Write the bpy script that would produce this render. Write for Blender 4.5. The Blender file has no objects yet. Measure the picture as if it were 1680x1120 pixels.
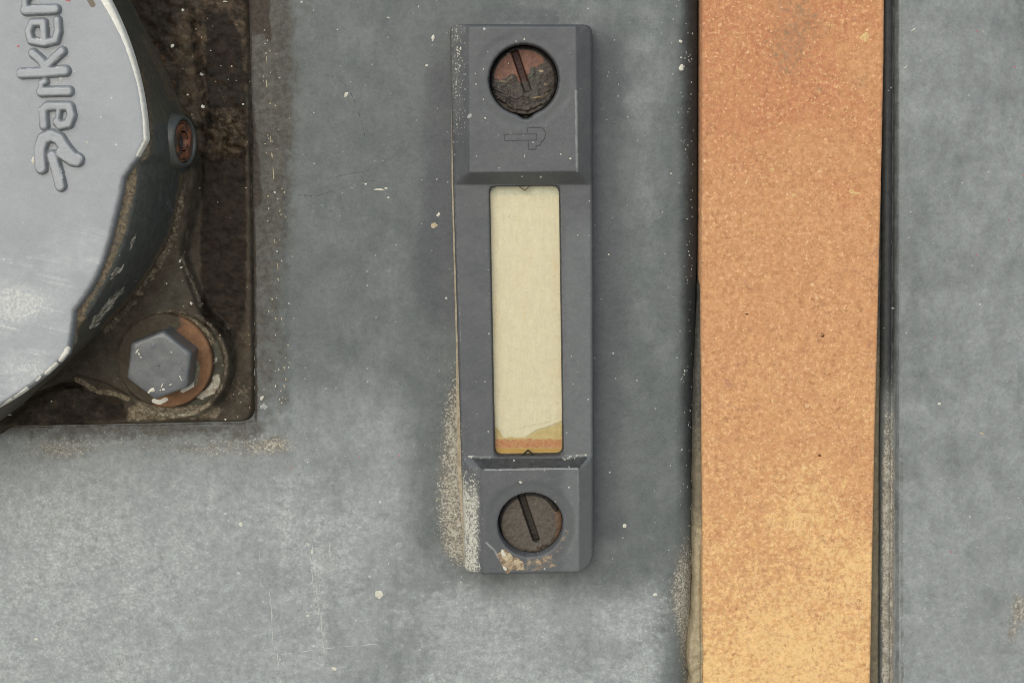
import bpy, math, random
import numpy as np

# ------------------------------------------------------------------ units
# one "unit" is a tenth of a millimetre; the panel lies in the XZ plane and faces -Y.
S = 1e-4
D = 2450.0                      # camera distance, units
TILT = math.radians(9.2)        # the camera looks slightly down on the panel
ST, CT = math.sin(TILT), math.cos(TILT)

# ------------------------------------------------------------------ camera
scene = bpy.context.scene
col = scene.collection
cam_data = bpy.data.cameras.new('camera')
cam = bpy.data.objects.new('camera', cam_data)
col.objects.link(cam)
cam.location = (0, -D * CT * S, D * ST * S)
cam.rotation_euler = (math.pi / 2 - TILT, 0, 0)
cam_data.sensor_width = 36.0
cam_data.lens = 36.0 * D / 1680.0
cam_data.clip_start = 0.005
cam_data.clip_end = 50.0
scene.camera = cam

# ------------------------------------------------------------------ sky and sun (soft, overcast, from the upper left)
SUN_EL, SUN_AZ = math.radians(27), math.radians(197)      # azimuth clockwise from +Y
world = bpy.data.worlds.new('World')
scene.world = world
world.use_nodes = True
wn = world.node_tree
for n in list(wn.nodes):
    wn.nodes.remove(n)
sky = wn.nodes.new('ShaderNodeTexSky')
sky.sky_type = 'NISHITA'
sky.sun_disc = False
sky.sun_elevation = SUN_EL
sky.sun_rotation = SUN_AZ
sky.dust_density = 1.0
sky.air_density = 1.0
bg = wn.nodes.new('ShaderNodeBackground')
bg.inputs['Strength'].default_value = 0.09
wo = wn.nodes.new('ShaderNodeOutputWorld')
# below the horizon: plain sunlit ground instead of the sky model's black
wg = wn.nodes.new('ShaderNodeNewGeometry')
wx = wn.nodes.new('ShaderNodeSeparateXYZ')
wm = wn.nodes.new('ShaderNodeMapRange')
wm.inputs['From Min'].default_value = -.03; wm.inputs['From Max'].default_value = .03
wmix = wn.nodes.new('ShaderNodeMix'); wmix.data_type = 'RGBA'
wn.links.new(wg.outputs['Incoming'], wx.inputs[0])
wn.links.new(wx.outputs['Z'], wm.inputs['Value'])
wn.links.new(wm.outputs[0], wmix.inputs[0])
wn.links.new(sky.outputs[0], wmix.inputs[6])
wmix.inputs[7].default_value = (2.6, 2.6, 2.6, 1)
wn.links.new(wmix.outputs[2], bg.inputs[0])
wn.links.new(bg.outputs[0], wo.inputs[0])

sun_data = bpy.data.lights.new('sun', 'SUN')
sun_data.energy = 1.5
sun_data.angle = math.radians(60)
sun_data.color = (1.0, 0.98, 0.93)
sun = bpy.data.objects.new('sun', sun_data)
col.objects.link(sun)
sun.rotation_euler = (math.pi / 2 - SUN_EL, 0, math.pi - SUN_AZ)

scene.view_settings.view_transform = 'Standard'
scene.view_settings.look = 'None'
scene.view_settings.exposure = 0.64
scene.view_settings.gamma = 1.0
scene.view_settings.use_curve_mapping = False
scene.render.engine = 'CYCLES'
scene.cycles.max_bounces = 6
scene.cycles.use_denoising = True
scene.cycles.filter_width = 0.9

# ------------------------------------------------------------------ photo <-> plate
# plate coordinates: u to the right, v downwards, h out of the panel towards the viewer
def P(px, py, h=0.0):
    px = np.asarray(px, float); py = np.asarray(py, float); h = np.asarray(h, float)
    a = px - 840; b = py - 560
    dv = D * ST + b * CT
    dh = -D * CT + b * ST
    t = (h - D * CT) / dh
    return a * t, -D * ST + t * dv

def Q(u, v, h):
    ru = u; rv = v + D * ST; rh = h - D * CT
    z = rv * ST - rh * CT
    return 840 + D * ru / z, 560 + D * (rv * CT + rh * ST) / z

def PP(pts, h=0.0):
    pts = np.asarray(pts, float)
    u, v = P(pts[:, 0], pts[:, 1], h)
    return np.stack([u, v], 1)

# ------------------------------------------------------------------ numpy tools
def ss(x, a, b):
    t = np.clip((x - a) / (b - a), 0, 1)
    return t * t * (3 - 2 * t)

def _hash(ix, iy, seed):
    n = (ix.astype(np.int64) * 374761393 + iy.astype(np.int64) * 668265263 + seed * 144665) & 0x7fffffff
    n = ((n ^ (n >> 13)) * 1274126177) & 0x7fffffff
    n = (n ^ (n >> 16)) & 0xffff
    return n / 65535.0

def vnoise(x, y, seed=0):
    ix = np.floor(x); iy = np.floor(y)
    fx = x - ix; fy = y - iy
    fx = fx * fx * (3 - 2 * fx); fy = fy * fy * (3 - 2 * fy)
    a = _hash(ix, iy, seed); b = _hash(ix + 1, iy, seed)
    c = _hash(ix, iy + 1, seed); d = _hash(ix + 1, iy + 1, seed)
    return (a * (1 - fx) + b * fx) * (1 - fy) + (c * (1 - fx) + d * fx) * fy

def fbm(x, y, scale, octv=4, seed=0, sy=None):
    x = x / scale; y = y / (sy or scale)
    t = 0; amp = 1; tot = 0
    for k in range(octv):
        t = t + amp * vnoise(x * 2 ** k + 17.3 * k, y * 2 ** k - 9.1 * k, seed + k)
        tot += amp; amp *= .55
    return t / tot

def blob(px, py, cx, cy, rx, ry):
    return np.exp(-(((px - cx) / rx) ** 2 + ((py - cy) / ry) ** 2))

def pdist(px, py, pts):
    d = np.full(np.shape(px), 1e9)
    for (x0, y0), (x1, y1) in zip(pts[:-1], pts[1:]):
        dx, dy = x1 - x0, y1 - y0
        L = dx * dx + dy * dy + 1e-12
        t = np.clip(((px - x0) * dx + (py - y0) * dy) / L, 0, 1)
        d = np.minimum(d, np.hypot(px - x0 - t * dx, py - y0 - t * dy))
    return d

def sdf(px, py, poly):
    poly = [tuple(p) for p in poly]
    d = pdist(px, py, poly + poly[:1])
    ins = np.zeros(np.shape(px), bool)
    n = len(poly)
    for i in range(n):
        x0, y0 = poly[i]; x1, y1 = poly[(i + 1) % n]
        if y0 == y1:
            continue
        c = ((y0 > py) != (y1 > py)) & (px < (x1 - x0) * (py - y0) / (y1 - y0) + x0)
        ins ^= c
    return np.where(ins, -d, d)

def rrect_poly(c, r, n=6):
    """round the corners of a polygon (list of corners) by radius r"""
    c = np.asarray(c, float); out = []
    m = len(c)
    for i in range(m):
        p0, p1, p2 = c[i - 1], c[i], c[(i + 1) % m]
        a = (p0 - p1) / np.linalg.norm(p0 - p1); b = (p2 - p1) / np.linalg.norm(p2 - p1)
        rr = r[i] if hasattr(r, '__len__') else r
        q0, q1 = p1 + a * rr, p1 + b * rr
        for k in range(n + 1):
            t = k / n
            out.append((1 - t) ** 2 * q0 + 2 * t * (1 - t) * p1 + t * t * q1)
    return np.array(out)

# ------------------------------------------------------------------ mesh tools
def link_mesh(name, verts, faces, mats, parent=None, loc=(0, 0, 0), attrs=None, smooth=True, mat_idx=None):
    """verts in plate units (u, v, h); loc in plate units as well"""
    verts = np.asarray(verts, float)
    me = bpy.data.meshes.new(name)
    w = np.empty((len(verts), 3))
    w[:, 0] = verts[:, 0] - loc[0]
    w[:, 1] = -(verts[:, 2] - loc[2])
    w[:, 2] = -(verts[:, 1] - loc[1])
    w *= S
    if isinstance(faces, np.ndarray):
        me.vertices.add(len(w)); me.vertices.foreach_set('co', w.ravel())
        nf, k = faces.shape
        me.loops.add(nf * k); me.loops.foreach_set('vertex_index', faces.ravel().astype(np.int32))
        me.polygons.add(nf)
        me.polygons.foreach_set('loop_start', np.arange(0, nf * k, k, dtype=np.int32))
        me.polygons.foreach_set('loop_total', np.full(nf, k, dtype=np.int32))
        me.update(calc_edges=True)
    else:
        me.from_pydata([tuple(x) for x in w], [], [tuple(int(i) for i in f) for f in faces])
    me.validate()
    for m in (mats if isinstance(mats, (list, tuple)) else [mats]):
        me.materials.append(m)
    if mat_idx is not None:
        me.polygons.foreach_set('material_index', np.asarray(mat_idx, np.int32))
    if smooth:
        me.polygons.foreach_set('use_smooth', np.ones(len(me.polygons), bool))
    for k, a in (attrs or {}).items():
        at = me.attributes.new(k, 'FLOAT', 'POINT')
        at.data.foreach_set('value', np.asarray(a, np.float32).ravel())
    me.update()
    o = bpy.data.objects.new(name, me)
    col.objects.link(o)
    if parent is not None:
        o.parent = parent
    return o

def root(name, label, cat, at=(0, 0, 0), group=None):
    o = bpy.data.objects.new(name, None)
    o.empty_display_size = 0.01
    col.objects.link(o)
    o.location = (at[0] * S, -at[2] * S, -at[1] * S)
    o['label'] = label; o['category'] = cat
    if group:
        o['group'] = group
    return o

def axis_grid(lo, hi, step, far_lo=None, far_hi=None, far_step=40):
    a = list(np.arange(lo, hi + step * .5, step))
    if far_lo is not None:
        a = list(np.arange(far_lo, lo - far_step * .3, far_step)) + a
    if far_hi is not None:
        a = a + list(np.arange(hi + far_step, far_hi + far_step * .5, far_step))
    return np.array(a)

def field(name, us, vs, hfun, mats, parent=None, loc=(0, 0, 0), keep=None, attrs=None, flecks=None, warp=None):
    """a surface h(u,v) over a grid; attrs(u,v,h,px,py)->dict of stain and shade masks;
    flecks: thin raised chips / scratches (list of outline, thickness, material index) added as islands"""
    U, V = np.meshgrid(us, vs)
    K = keep(U, V, hfun(U, V)).ravel() if keep is not None else None
    if warp is not None:
        U, V = warp(U, V)
    H = hfun(U, V)
    n, m = U.shape
    idx = np.arange(n * m).reshape(n, m)
    F = np.stack([idx[:-1, :-1], idx[1:, :-1], idx[1:, 1:], idx[:-1, 1:]], -1).reshape(-1, 4)
    vert = np.stack([U.ravel(), V.ravel(), H.ravel()], 1)
    if keep is not None:
        F = F[K[F].any(1)]
        used = np.unique(F)
        re = np.full(n * m, -1); re[used] = np.arange(len(used))
        F = re[F]; vert = vert[used]
    nv = len(vert)
    A = {}
    if attrs:
        px, py = Q(vert[:, 0], vert[:, 1], vert[:, 2])
        A = attrs(vert[:, 0], vert[:, 1], vert[:, 2], px, py)
        A = {k: np.clip(np.broadcast_to(a, (nv,)), 0, 1) for k, a in A.items()}
    mi = np.zeros(len(F), int)
    if flecks:
        ev, ef, em = [], [], []
        base = nv
        for outline, th, mat in flecks:
            o = np.asarray(outline, float)
            hh = hfun(o[:, 0], o[:, 1])
            k = len(o)
            c = o.mean(0)
            ch = float(hfun(np.array([c[0]]), np.array([c[1]]))[0])
            ring2 = c + (o - c) * .62
            rh = hfun(ring2[:, 0], ring2[:, 1])
            for i in range(k): ev.append((o[i, 0], o[i, 1], hh[i] - .25))
            for i in range(k): ev.append((ring2[i, 0], ring2[i, 1], rh[i] + th))
            ev.append((c[0], c[1], ch + th))
            for i in range(k):
                j = (i + 1) % k
                ef.append((base + i, base + j, base + k + j, base + k + i)); em.append(mat)
                ef.append((base + k + i, base + k + j, base + 2 * k, base + 2 * k)); em.append(mat)
            base += 2 * k + 1
        vert = np.concatenate([vert, np.array(ev)])
        for k in A:
            A[k] = np.concatenate([A[k], np.zeros(len(ev))])
        faces = [tuple(f) for f in F.tolist()] + [f if f[2] != f[3] else f[:3] for f in ef]
        # v runs down, so outline order is fixed by validate / two-sided shading
        return link_mesh(name, vert, faces, mats, parent, loc, A, True, np.concatenate([mi, em]))
    return link_mesh(name, vert, F, mats, parent, loc, A, True)

rng = random.Random(11)
def chip(px, py, rx, ry=None, ang=0, h=0, n=11, rough=.35):
    ry = ry or rx
    pts = []
    for k in range(n):
        t = 2 * math.pi * k / n
        r = 1 + rng.uniform(-rough, rough)
        x, y = rx * r * math.cos(t), ry * r * math.sin(t)
        pts.append((px + x * math.cos(ang) - y * math.sin(ang), py + x * math.sin(ang) + y * math.cos(ang)))
    return PP(pts, h)

def ribbon(pts, w, h=0):
    """thin closed outline round an open polyline (photo px)"""
    pts = np.asarray(pts, float)
    d = np.gradient(pts, axis=0); d /= np.linalg.norm(d, axis=1)[:, None] + 1e-9
    nrm = np.stack([-d[:, 1], d[:, 0]], 1)
    wv = np.full(len(pts), w / 2.0); wv[0] *= .3; wv[-1] *= .3
    return PP(np.concatenate([pts + nrm * wv[:, None], (pts - nrm * wv[:, None])[::-1]]), h)

def scratch(p0, p1, w, h=0, dash=0.0, bend=1.5):
    """several short slivers along a line, with gaps"""
    out = []
    p0 = np.array(p0, float); p1 = np.array(p1, float)
    L = np.linalg.norm(p1 - p0)
    n = max(1, int(L / (6 + 30 * (1 - dash) ** 2)))
    for k in range(n):
        if rng.random() < dash * .75:
            continue
        t0 = k / n; t1 = (k + rng.uniform(.6, 1.0)) / n
        a = p0 + (p1 - p0) * t0; b = p0 + (p1 - p0) * t1
        m = (a + b) / 2 + np.array([rng.uniform(-1, 1), rng.uniform(-1, 1)]) * bend * .4
        q = [a, a * .6 + m * .4, m, b * .6 + m * .4, b]
        out.append(ribbon(q, w * rng.uniform(.5, 1.2), h))
    return out

# ------------------------------------------------------------------ materials
def lin(r, g, b):
    f = lambda c: (c / 255 / 12.92) if c / 255 <= .04045 else ((c / 255 + .055) / 1.055) ** 2.4
    k = .72                                  # photo tones to base colours
    return (f(r) * k, f(g) * k, f(b) * k * .99, 1.0)

class N:
    def __init__(self, name):
        self.m = bpy.data.materials.new(name)
        self.m.use_nodes = True
        self.t = self.m.node_tree
        for n in list(self.t.nodes):
            self.t.nodes.remove(n)
        self.out = self.t.nodes.new('ShaderNodeOutputMaterial')
        tc = self.t.nodes.new('ShaderNodeTexCoord')
        vm = self.t.nodes.new('ShaderNodeVectorMath'); vm.operation = 'SCALE'
        self.t.links.new(tc.outputs['Object'], vm.inputs[0]); vm.inputs['Scale'].default_value = 1.0 / S
        self.co = vm.outputs[0]
    def L(self, a, b):
        self.t.links.new(a, b)
    def put(self, sock, v):
        if hasattr(v, 'links') or hasattr(v, 'is_output'):
            self.L(v, sock)
        else:
            sock.default_value = v
    def math(self, op, a, b=0.0, clamp=False):
        n = self.t.nodes.new('ShaderNodeMath'); n.operation = op; n.use_clamp = clamp
        self.put(n.inputs[0], a); self.put(n.inputs[1], b)
        return n.outputs[0]
    def scaled(self, sx, sy, sz, off=0.0):
        n = self.t.nodes.new('ShaderNodeMapping')
        n.inputs['Scale'].default_value = (sx, sy, sz)
        n.inputs['Location'].default_value = (off, off * .37, off * 1.7)
        self.L(self.co, n.inputs['Vector'])
        return n.outputs[0]
    def noise(self, size, detail=4, rough=.6, off=0.0, stretch=(1, 1), dist=0.0):
        """size = feature size in units; stretch = (across, down)"""
        n = self.t.nodes.new('ShaderNodeTexNoise')
        self.L(self.scaled(1 / size / stretch[0], 1 / size, 1 / size / stretch[1], off), n.inputs['Vector'])
        n.inputs['Scale'].default_value = 1.0
        n.inputs['Detail'].default_value = detail
        n.inputs['Roughness'].default_value = rough
        n.inputs['Distortion'].default_value = dist
        return n.outputs['Fac']
    def step(self, x, lo, hi):
        n = self.t.nodes.new('ShaderNodeMapRange'); n.interpolation_type = 'SMOOTHSTEP'
        self.put(n.inputs['Value'], x)
        n.inputs['From Min'].default_value = lo; n.inputs['From Max'].default_value = hi
        return n.outputs['Result']
    def mix(self, f, a, b, mode='MIX'):
        n = self.t.nodes.new('ShaderNodeMix'); n.data_type = 'RGBA'; n.blend_type = mode
        self.put(n.inputs[0], f); self.put(n.inputs[6], a); self.put(n.inputs[7], b)
        return n.outputs[2]
    def attr(self, name):
        n = self.t.nodes.new('ShaderNodeAttribute'); n.attribute_name = name
        return n.outputs['Fac']
    def specks(self, cell, r, share, off=0.0):
        """scattered round specks: about `share` of the cells carry one of radius <= r units"""
        v = self.t.nodes.new('ShaderNodeTexVoronoi'); v.feature = 'F1'; v.voronoi_dimensions = '2D'
        sp = self.t.nodes.new('ShaderNodeSeparateXYZ'); self.L(self.scaled(1 / cell, 1, 1 / cell, off), sp.inputs[0])
        cb = self.t.nodes.new('ShaderNodeCombineXYZ'); self.L(sp.outputs[0], cb.inputs[0]); self.L(sp.outputs[2], cb.inputs[1])
        self.L(cb.outputs[0], v.inputs['Vector'])
        v.inputs['Scale'].default_value = 1.0
        s = self.t.nodes.new('ShaderNodeSeparateColor'); self.L(v.outputs['Color'], s.inputs[0])
        rad = self.math('MULTIPLY', s.outputs[1], r / cell)
        inside = self.math('SUBTRACT', rad, v.outputs['Distance'])
        m = self.step(inside, 0.0, .5 / cell)
        return self.math('MULTIPLY', m, self.math('LESS_THAN', s.outputs[0], share))

def surface(name, base, base2, layers=(), mottle=(120, .45), grain=.12, specks=None, speck_col=(205, 205, 195),
            rough=.6, spec=.35, bump=.35, bump_size=3.0, metallic=0.0, grain_size=2.2, streak=(1, 1)):
    """painted / dirty surface: two close base colours mottled together, stain and shade layers taken from the mesh's masks and
    broken up by noise, specks of dust, fine grain and a fine bump.
    layer = dict(attr, col, col2, size, amp, lo, hi, k, stretch)"""
    n = N(name)
    nz = n.noise(mottle[0], 6, .62, 3.1, streak)
    c = n.mix(n.step(nz, .5 - mottle[1] * .5, .5 + mottle[1] * .5), lin(*base), lin(*base2))
    rg = rough
    for i, l in enumerate(layers):
        a = n.attr(l['attr'])
        z = n.noise(l.get('size', 12), l.get('detail', 5), .68, 11.7 * i + 5, l.get('stretch', (1, 1)), l.get('dist', 0))
        v = n.math('ADD', a, n.math('MULTIPLY', n.math('SUBTRACT', z, .5), l.get('amp', 1.4)))
        f = n.step(v, l.get('lo', .35), l.get('hi', .75))
        f = n.math('MULTIPLY', f, l.get('k', 1.0))
        f = n.math('MULTIPLY', f, n.step(a, .0, .06))
        cc = lin(*l['col'])
        if 'col2' in l:
            z2 = n.noise(l.get('size2', 9), 4, .7, 31 + 7.3 * i)
            cc = n.mix(n.step(z2, .36, .64), lin(*l['col']), lin(*l['col2']))
        c = n.mix(f, c, cc)
        if 'rough' in l:
            rg = n.math('ADD', n.math('MULTIPLY', n.math('SUBTRACT', l['rough'], rg), f), rg)
    for cell, r, share, k in (specks or ()):
        c = n.mix(n.math('MULTIPLY', n.specks(cell, r, share, cell * 1.3), k), c, lin(*speck_col))
    g = n.math('ADD', n.noise(grain_size * 1.7, 3, .7, 77), n.math('MULTIPLY', n.math('SUBTRACT', n.noise(grain_size * 6, 4, .7, 97), .5), .8))
    gm = n.math('ADD', n.math('MULTIPLY', n.math('SUBTRACT', g, .5), grain * 4.5), 1.0)
    gc = n.t.nodes.new('ShaderNodeCombineColor')
    for k in range(3):
        n.L(gm, gc.inputs[k])
    c = n.mix(1.0, c, gc.outputs[0], 'MULTIPLY')
    bs = n.t.nodes.new('ShaderNodeBsdfPrincipled')
    n.L(c, bs.inputs['Base Color'])
    n.put(bs.inputs['Roughness'], rg)
    bs.inputs['Specular IOR Level'].default_value = spec
    bs.inputs['Metallic'].default_value = metallic
    if bump:
        bz = n.math('ADD', n.noise(bump_size, 4, .65, 41), n.math('MULTIPLY', n.noise(bump_size * 7, 3, .6, 51), 1.6))
        b = n.t.nodes.new('ShaderNodeBump')
        b.inputs['Strength'].default_value = 1.0
        b.inputs['Distance'].default_value = bump * S
        n.L(bz, b.inputs['Height'])
        n.L(b.outputs[0], bs.inputs['Normal'])
    n.L(bs.outputs[0], n.out.inputs[0])
    return n.m

def plain(name, c, rough=.7, c2=None, size=6, bump=.3, spec=.3, metallic=0):
    return surface(name, c, c2 or c, mottle=(size, .4), grain=.08, rough=rough, bump=bump, spec=spec, metallic=metallic)

M_fleck = plain('chipped_white_paint', (226, 224, 208), .7, (205, 200, 180), 4)
M_dull = plain('dull_grey_scratch', (182, 184, 180), .7, (160, 162, 158), 5)
M_scr = plain('bright_scratch', (208, 210, 204), .7, (186, 188, 183), 8)
M_dark = plain('dark_scuff', (84, 87, 86), .7, (94, 97, 96), 6, bump=0)
M_red = plain('red_speck', (196, 120, 122), .6)
M_mudfleck = plain('tan_fleck', (178, 160, 128), .8, (205, 190, 160), 5)

# ================================================================== THE PANEL (setting)
PAD = PP([(470, -400), (468, 300), (474, 690), (462, 718), (436, 732), (300, 732), (-400, 738), (-1200, 740), (-1200, -400)], 0)
def edge_x(v, y_x):                       # x in plate units of a line given by photo points at h=0
    q = PP(y_x, 0)
    return np.interp(v, q[:, 1], q[:, 0])
CHL = [(1150, -300), (1149, 0), (1148, 400), (1143, 600), (1139, 900), (1137, 1000), (1134, 1120), (1130, 1400)]
RDG = [(1461, -300), (1460, 0), (1458, 560), (1456, 1120), (1455, 1400)]

def panel_h(u, v):
    h = 1.6 * (fbm(u, v, 260, 3, 5) - .5) + .7 * (fbm(u, v, 40, 2, 9) - .5)
    sd = sdf_cached(u, v, PAD, 'pad')
    h = h + 3.0 * ss(-sd + 14 * (fbm(u, v, 60, 3, 6) - .5), -8, 8)
    # shallow dent marks
    xl = edge_x(v, CHL)
    d = u - xl                              # > 0 inside the channel
    h = h - 26 * np.clip((d + 36) / 36, 0, 1) ** 2.2 - 40 * ss(d, -1.5, 3)
    xr = edge_x(v, RDG)
    e = u - xr                              # ridge centre
    # out of the channel on the right: floor, wall, rounded lip, groove, panel
    right = np.where(e < -11, -66.0, np.where(e < 9, -9 - 9 * np.abs(e / 10) ** 2.4, 0))
    right = np.where(e < -9, -66 + (66 - 17) * ss(e, -13, -9), right)
    groove = -18 + 18 * ss(e, 6, 17) - 2.5 * np.exp(-((e - 17.5) / 2.2) ** 2)
    right = np.where(e > 7.8, np.maximum(groove, -18), right)
    hh = np.where(d > 150, right + np.where(e > 17, h + 66, 0) * (e > 17), h)
    flat = 1.6 * (fbm(u, v, 260, 3, 5) - .5) + .7 * (fbm(u, v, 40, 2, 9) - .5)
    hh = np.where((d > 150), right + flat, hh)
    return hh

_sd_cache = {}
def sdf_cached(u, v, poly, key):
    if np.size(u) < 5000:
        return sdf(u, v, poly)
    k = (key, np.size(u))
    if k not in _sd_cache:
        _sd_cache[k] = sdf(u, v, poly)
    return _sd_cache[k]

def panel_attrs(u, v, h, px, py):
    f1 = fbm(px, py, 150, 4, 21); f2 = fbm(px, py, 50, 4, 33, 26); f3 = fbm(px, py, 34, 3, 41, 160)
    left = ss(px, 1120, 1050)
    chalk_light = .12 + .55 * ss(py, 500, 760) * ss(px, 760, 600) + .42 * ss(py, 720, 900) * ss(px, 720, 300)  # chalky tone that also paints in light growing brighter down the panel
    chalk_light = chalk_light + .75 * ss(py, 905, 1010) * ss(px, 640, 760) * left + .24 * ss(px, 990, 1060) * left * ss(py, 640, 300)
    chalk_light = np.where(px > 1460, .58 + .12 * ss(py, 200, 1000) - .12 * ss(py, 200, 0), chalk_light)
    chalk_light = chalk_light + (f1 - .5) * .45 + (f2 - .5) * .25 + (f3 - .5) * .30 * ss(py, 560, 800)
    chalk_light = chalk_light - .38 * blob(px, py, 715, 330, 40, 420) - .3 * blob(px, py, 1020, 600, 50, 330)  # held back beside the gauge to deepen the painted shade
    chalk_light = chalk_light - .4 * ss(px, 1085, 1140) * ss(px, 1160, 1146) * ss(py, 1000, 800)
    dust = .10 + .44 * ss(py, 700, 860) * ss(px, 780, 500) + .12 * ss(py, 760, 930) * ss(px, 420, 100)  # dust; its increase downwards also paints in the brighter light
    dust = dust + .50 * ss(py, 925, 1010) * ss(px, 600, 760) * left
    dust = dust + .12 * blob(px, py, 520, 880, 60, 130) + .2 * blob(px, py, 1090, 1010, 60, 110)
    dust = dust + (f1 - .5) * .40 + (f2 - .5) * .40 + (f3 - .5) * .3 * ss(py, 600, 800)
    smear = .30 * ss(np.abs(px - np.interp(py, [880, 1080], [518, 530])), 16, 2) * ss(py, 870, 910) * ss(py, 1095, 1060) + .2 * ss(np.abs(px - 470), 12, 2) * ss(py, 760, 800) * ss(py, 960, 900) + .2 * ss(np.abs(px - 345 + (py - 800) * .05), 14, 3) * ss(py, 740, 780) * ss(py, 880, 820)
    dust = dust + smear * (.6 + .8 * f2)
    dust = np.where(px > 1460, .16 + .3 * (f1 - .5) + .24 * (f2 - .5) + .16 * ss(py, 600, 1050), dust)
    dust = dust - .22 * blob(px, py, 710, 330, 45, 420) - .2 * blob(px, py, 1015, 560, 55, 420)  # thinner in the painted shade bands beside the gauge
    dust = dust - .35 * ss(px, 1085, 1140) * ss(px, 1160, 1146) * ss(py, 900, 700)
    # brown grime strip by the flange
    grime = (.42 + .8 * (f3 - .25)) * ss(px + 50 * (f1 - .5), 560, 455) * ss(py, 560, 120) * ss(px, 395, 410) + .42 * ss(px, 500, 460) * ss(py, 740, 600)
    grime = grime + (.25 + .9 * (f2 - .3)) * pband(px, py, [(-60, 712), (200, 712), (330, 714), (420, 706)], 24)
    grime = grime + .30 * ss(px, 475, 430) * ss(py, 735, 700)
    dark = .95 * ss(pdist(px, py, [(430, -40), (425, 15), (424, 40)]), 24, 12) + .85 * ss(pdist(px, py, [(436, 36), (441, 62)]), 9, 3)
    dark = np.maximum(dark, .9 * ss(pdist(px, py, [(408, 180), (410, 230), (416, 270), (420, 330)]), 17, 6))
    dark = np.maximum(dark, .95 * ss(pdist(px, py, [(411, -100), (411, 200), (417, 400), (420, 690)]), 5, 1) * (.5 + f2))
    dark = np.maximum(dark, .85 * ss(pdist(px, py, [(-100, 702), (200, 698), (400, 694), (415, 690)]), 3, .5) * .9)
    # pale beige crust: left of the gauge foot, round the flange corner, beside the strap
    bx = np.interp(py, [520, 600, 700, 800, 880, 930, 950], [748, 740, 727, 718, 722, 738, 756])
    beige = ss(px, bx - 22, bx + 22) * ss(py, 520, 680) * ss(py, 955, 900) * ss(px, 775, 762) * .85
    beige = beige + .52 * blob(px, py, 375, 736, 90, 22) + .55 * blob(px, py, 450, 728, 34, 18) + .6 * blob(px, py, 95, 738, 70, 24) + .35 * blob(px, py, 230, 730, 90, 14)
    beige = beige + .28 * blob(px, py, 90, 850, 60, 25)
    bl = np.interp(py, [700, 800, 900, 980, 1060, 1120], [1136, 1130, 1104, 1096, 1110, 1118])
    beige = beige + .8 * ss(px, bl - 12, bl + 20) * ss(px, 1150, 1130) * ss(py, 820, 960)
    beige = beige + .8 * blob(px, py, 1672, 1000, 16, 30) + .6 * blob(px, py, 1660, 1040, 10, 22)
    ridge = np.interp(py, [0, 560, 1120], [1460, 1458, 1456])
    rd = np.abs(px - ridge)
    beige = np.maximum(beige, ss(rd + 6 * (f2 - .5), 15, 4) * ss(py, 520, 860) * 1.1)
    # black soot on the right lip; shade painted into the left rolled edge and groove
    soot_shade = .8 * ss(px, 1092, 1142) * ss(px, 1300, 1200) * ss(py, 1000, 700)
    soot_shade = np.maximum(soot_shade, .55 * ss(px, 1118, 1140) * ss(px, 1300, 1200))
    soot_shade = np.maximum(soot_shade, .95 * ss(px, 1476, 1462) * ss(px, 1300, 1400) * ss(py, 760, 520))
    soot_shade = np.maximum(soot_shade, .5 * ss(np.abs(px - 1472), 6, 2))
    brownline = .5 * ss(np.abs(px - 1478 - (py - 560) * .004), 5, 2) * (.4 + .6 * ss(py, 500, 900))
    xl_ = np.interp(py, [0, 700], [440, 466])
    grime = np.maximum(grime, (.35 + .9 * (f2 - .3)) * ss(np.abs(px - xl_), 20, 4) * ss(py, 735, 690))
    grime = np.maximum(grime, brownline)
    # soft shade painted beside and above the gauge, plus some darker blotches
    rub_shade = .75 * ss(px, 660, 715) * ss(px, 760, 745) * ss(py, 40, 140) * ss(py, 640, 420) + .45 * ss(pdist(px, py, [(765, 30), (850, 24), (905, 30)]), 20, 8)
    rub_shade = np.maximum(rub_shade, .7 * ss(px, 1055, 1000) * ss(px, 960, 975) * ss(py, 930, 860) * ss(py, 20, 90))
    rub_shade = rub_shade + .25 * blob(px, py, 600, 420, 90, 120) + .2 * ss(f1, .52, .7) * ss(px, 1450, 1400)
    return dict(dust=dust, grime=grime, dark=dark, beige=beige, soot_shade=soot_shade, rub_shade=rub_shade, chalk_light=chalk_light)

def pband(px, py, pts, w):
    return ss(pdist(px, py, pts), w, w * .3)

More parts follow.
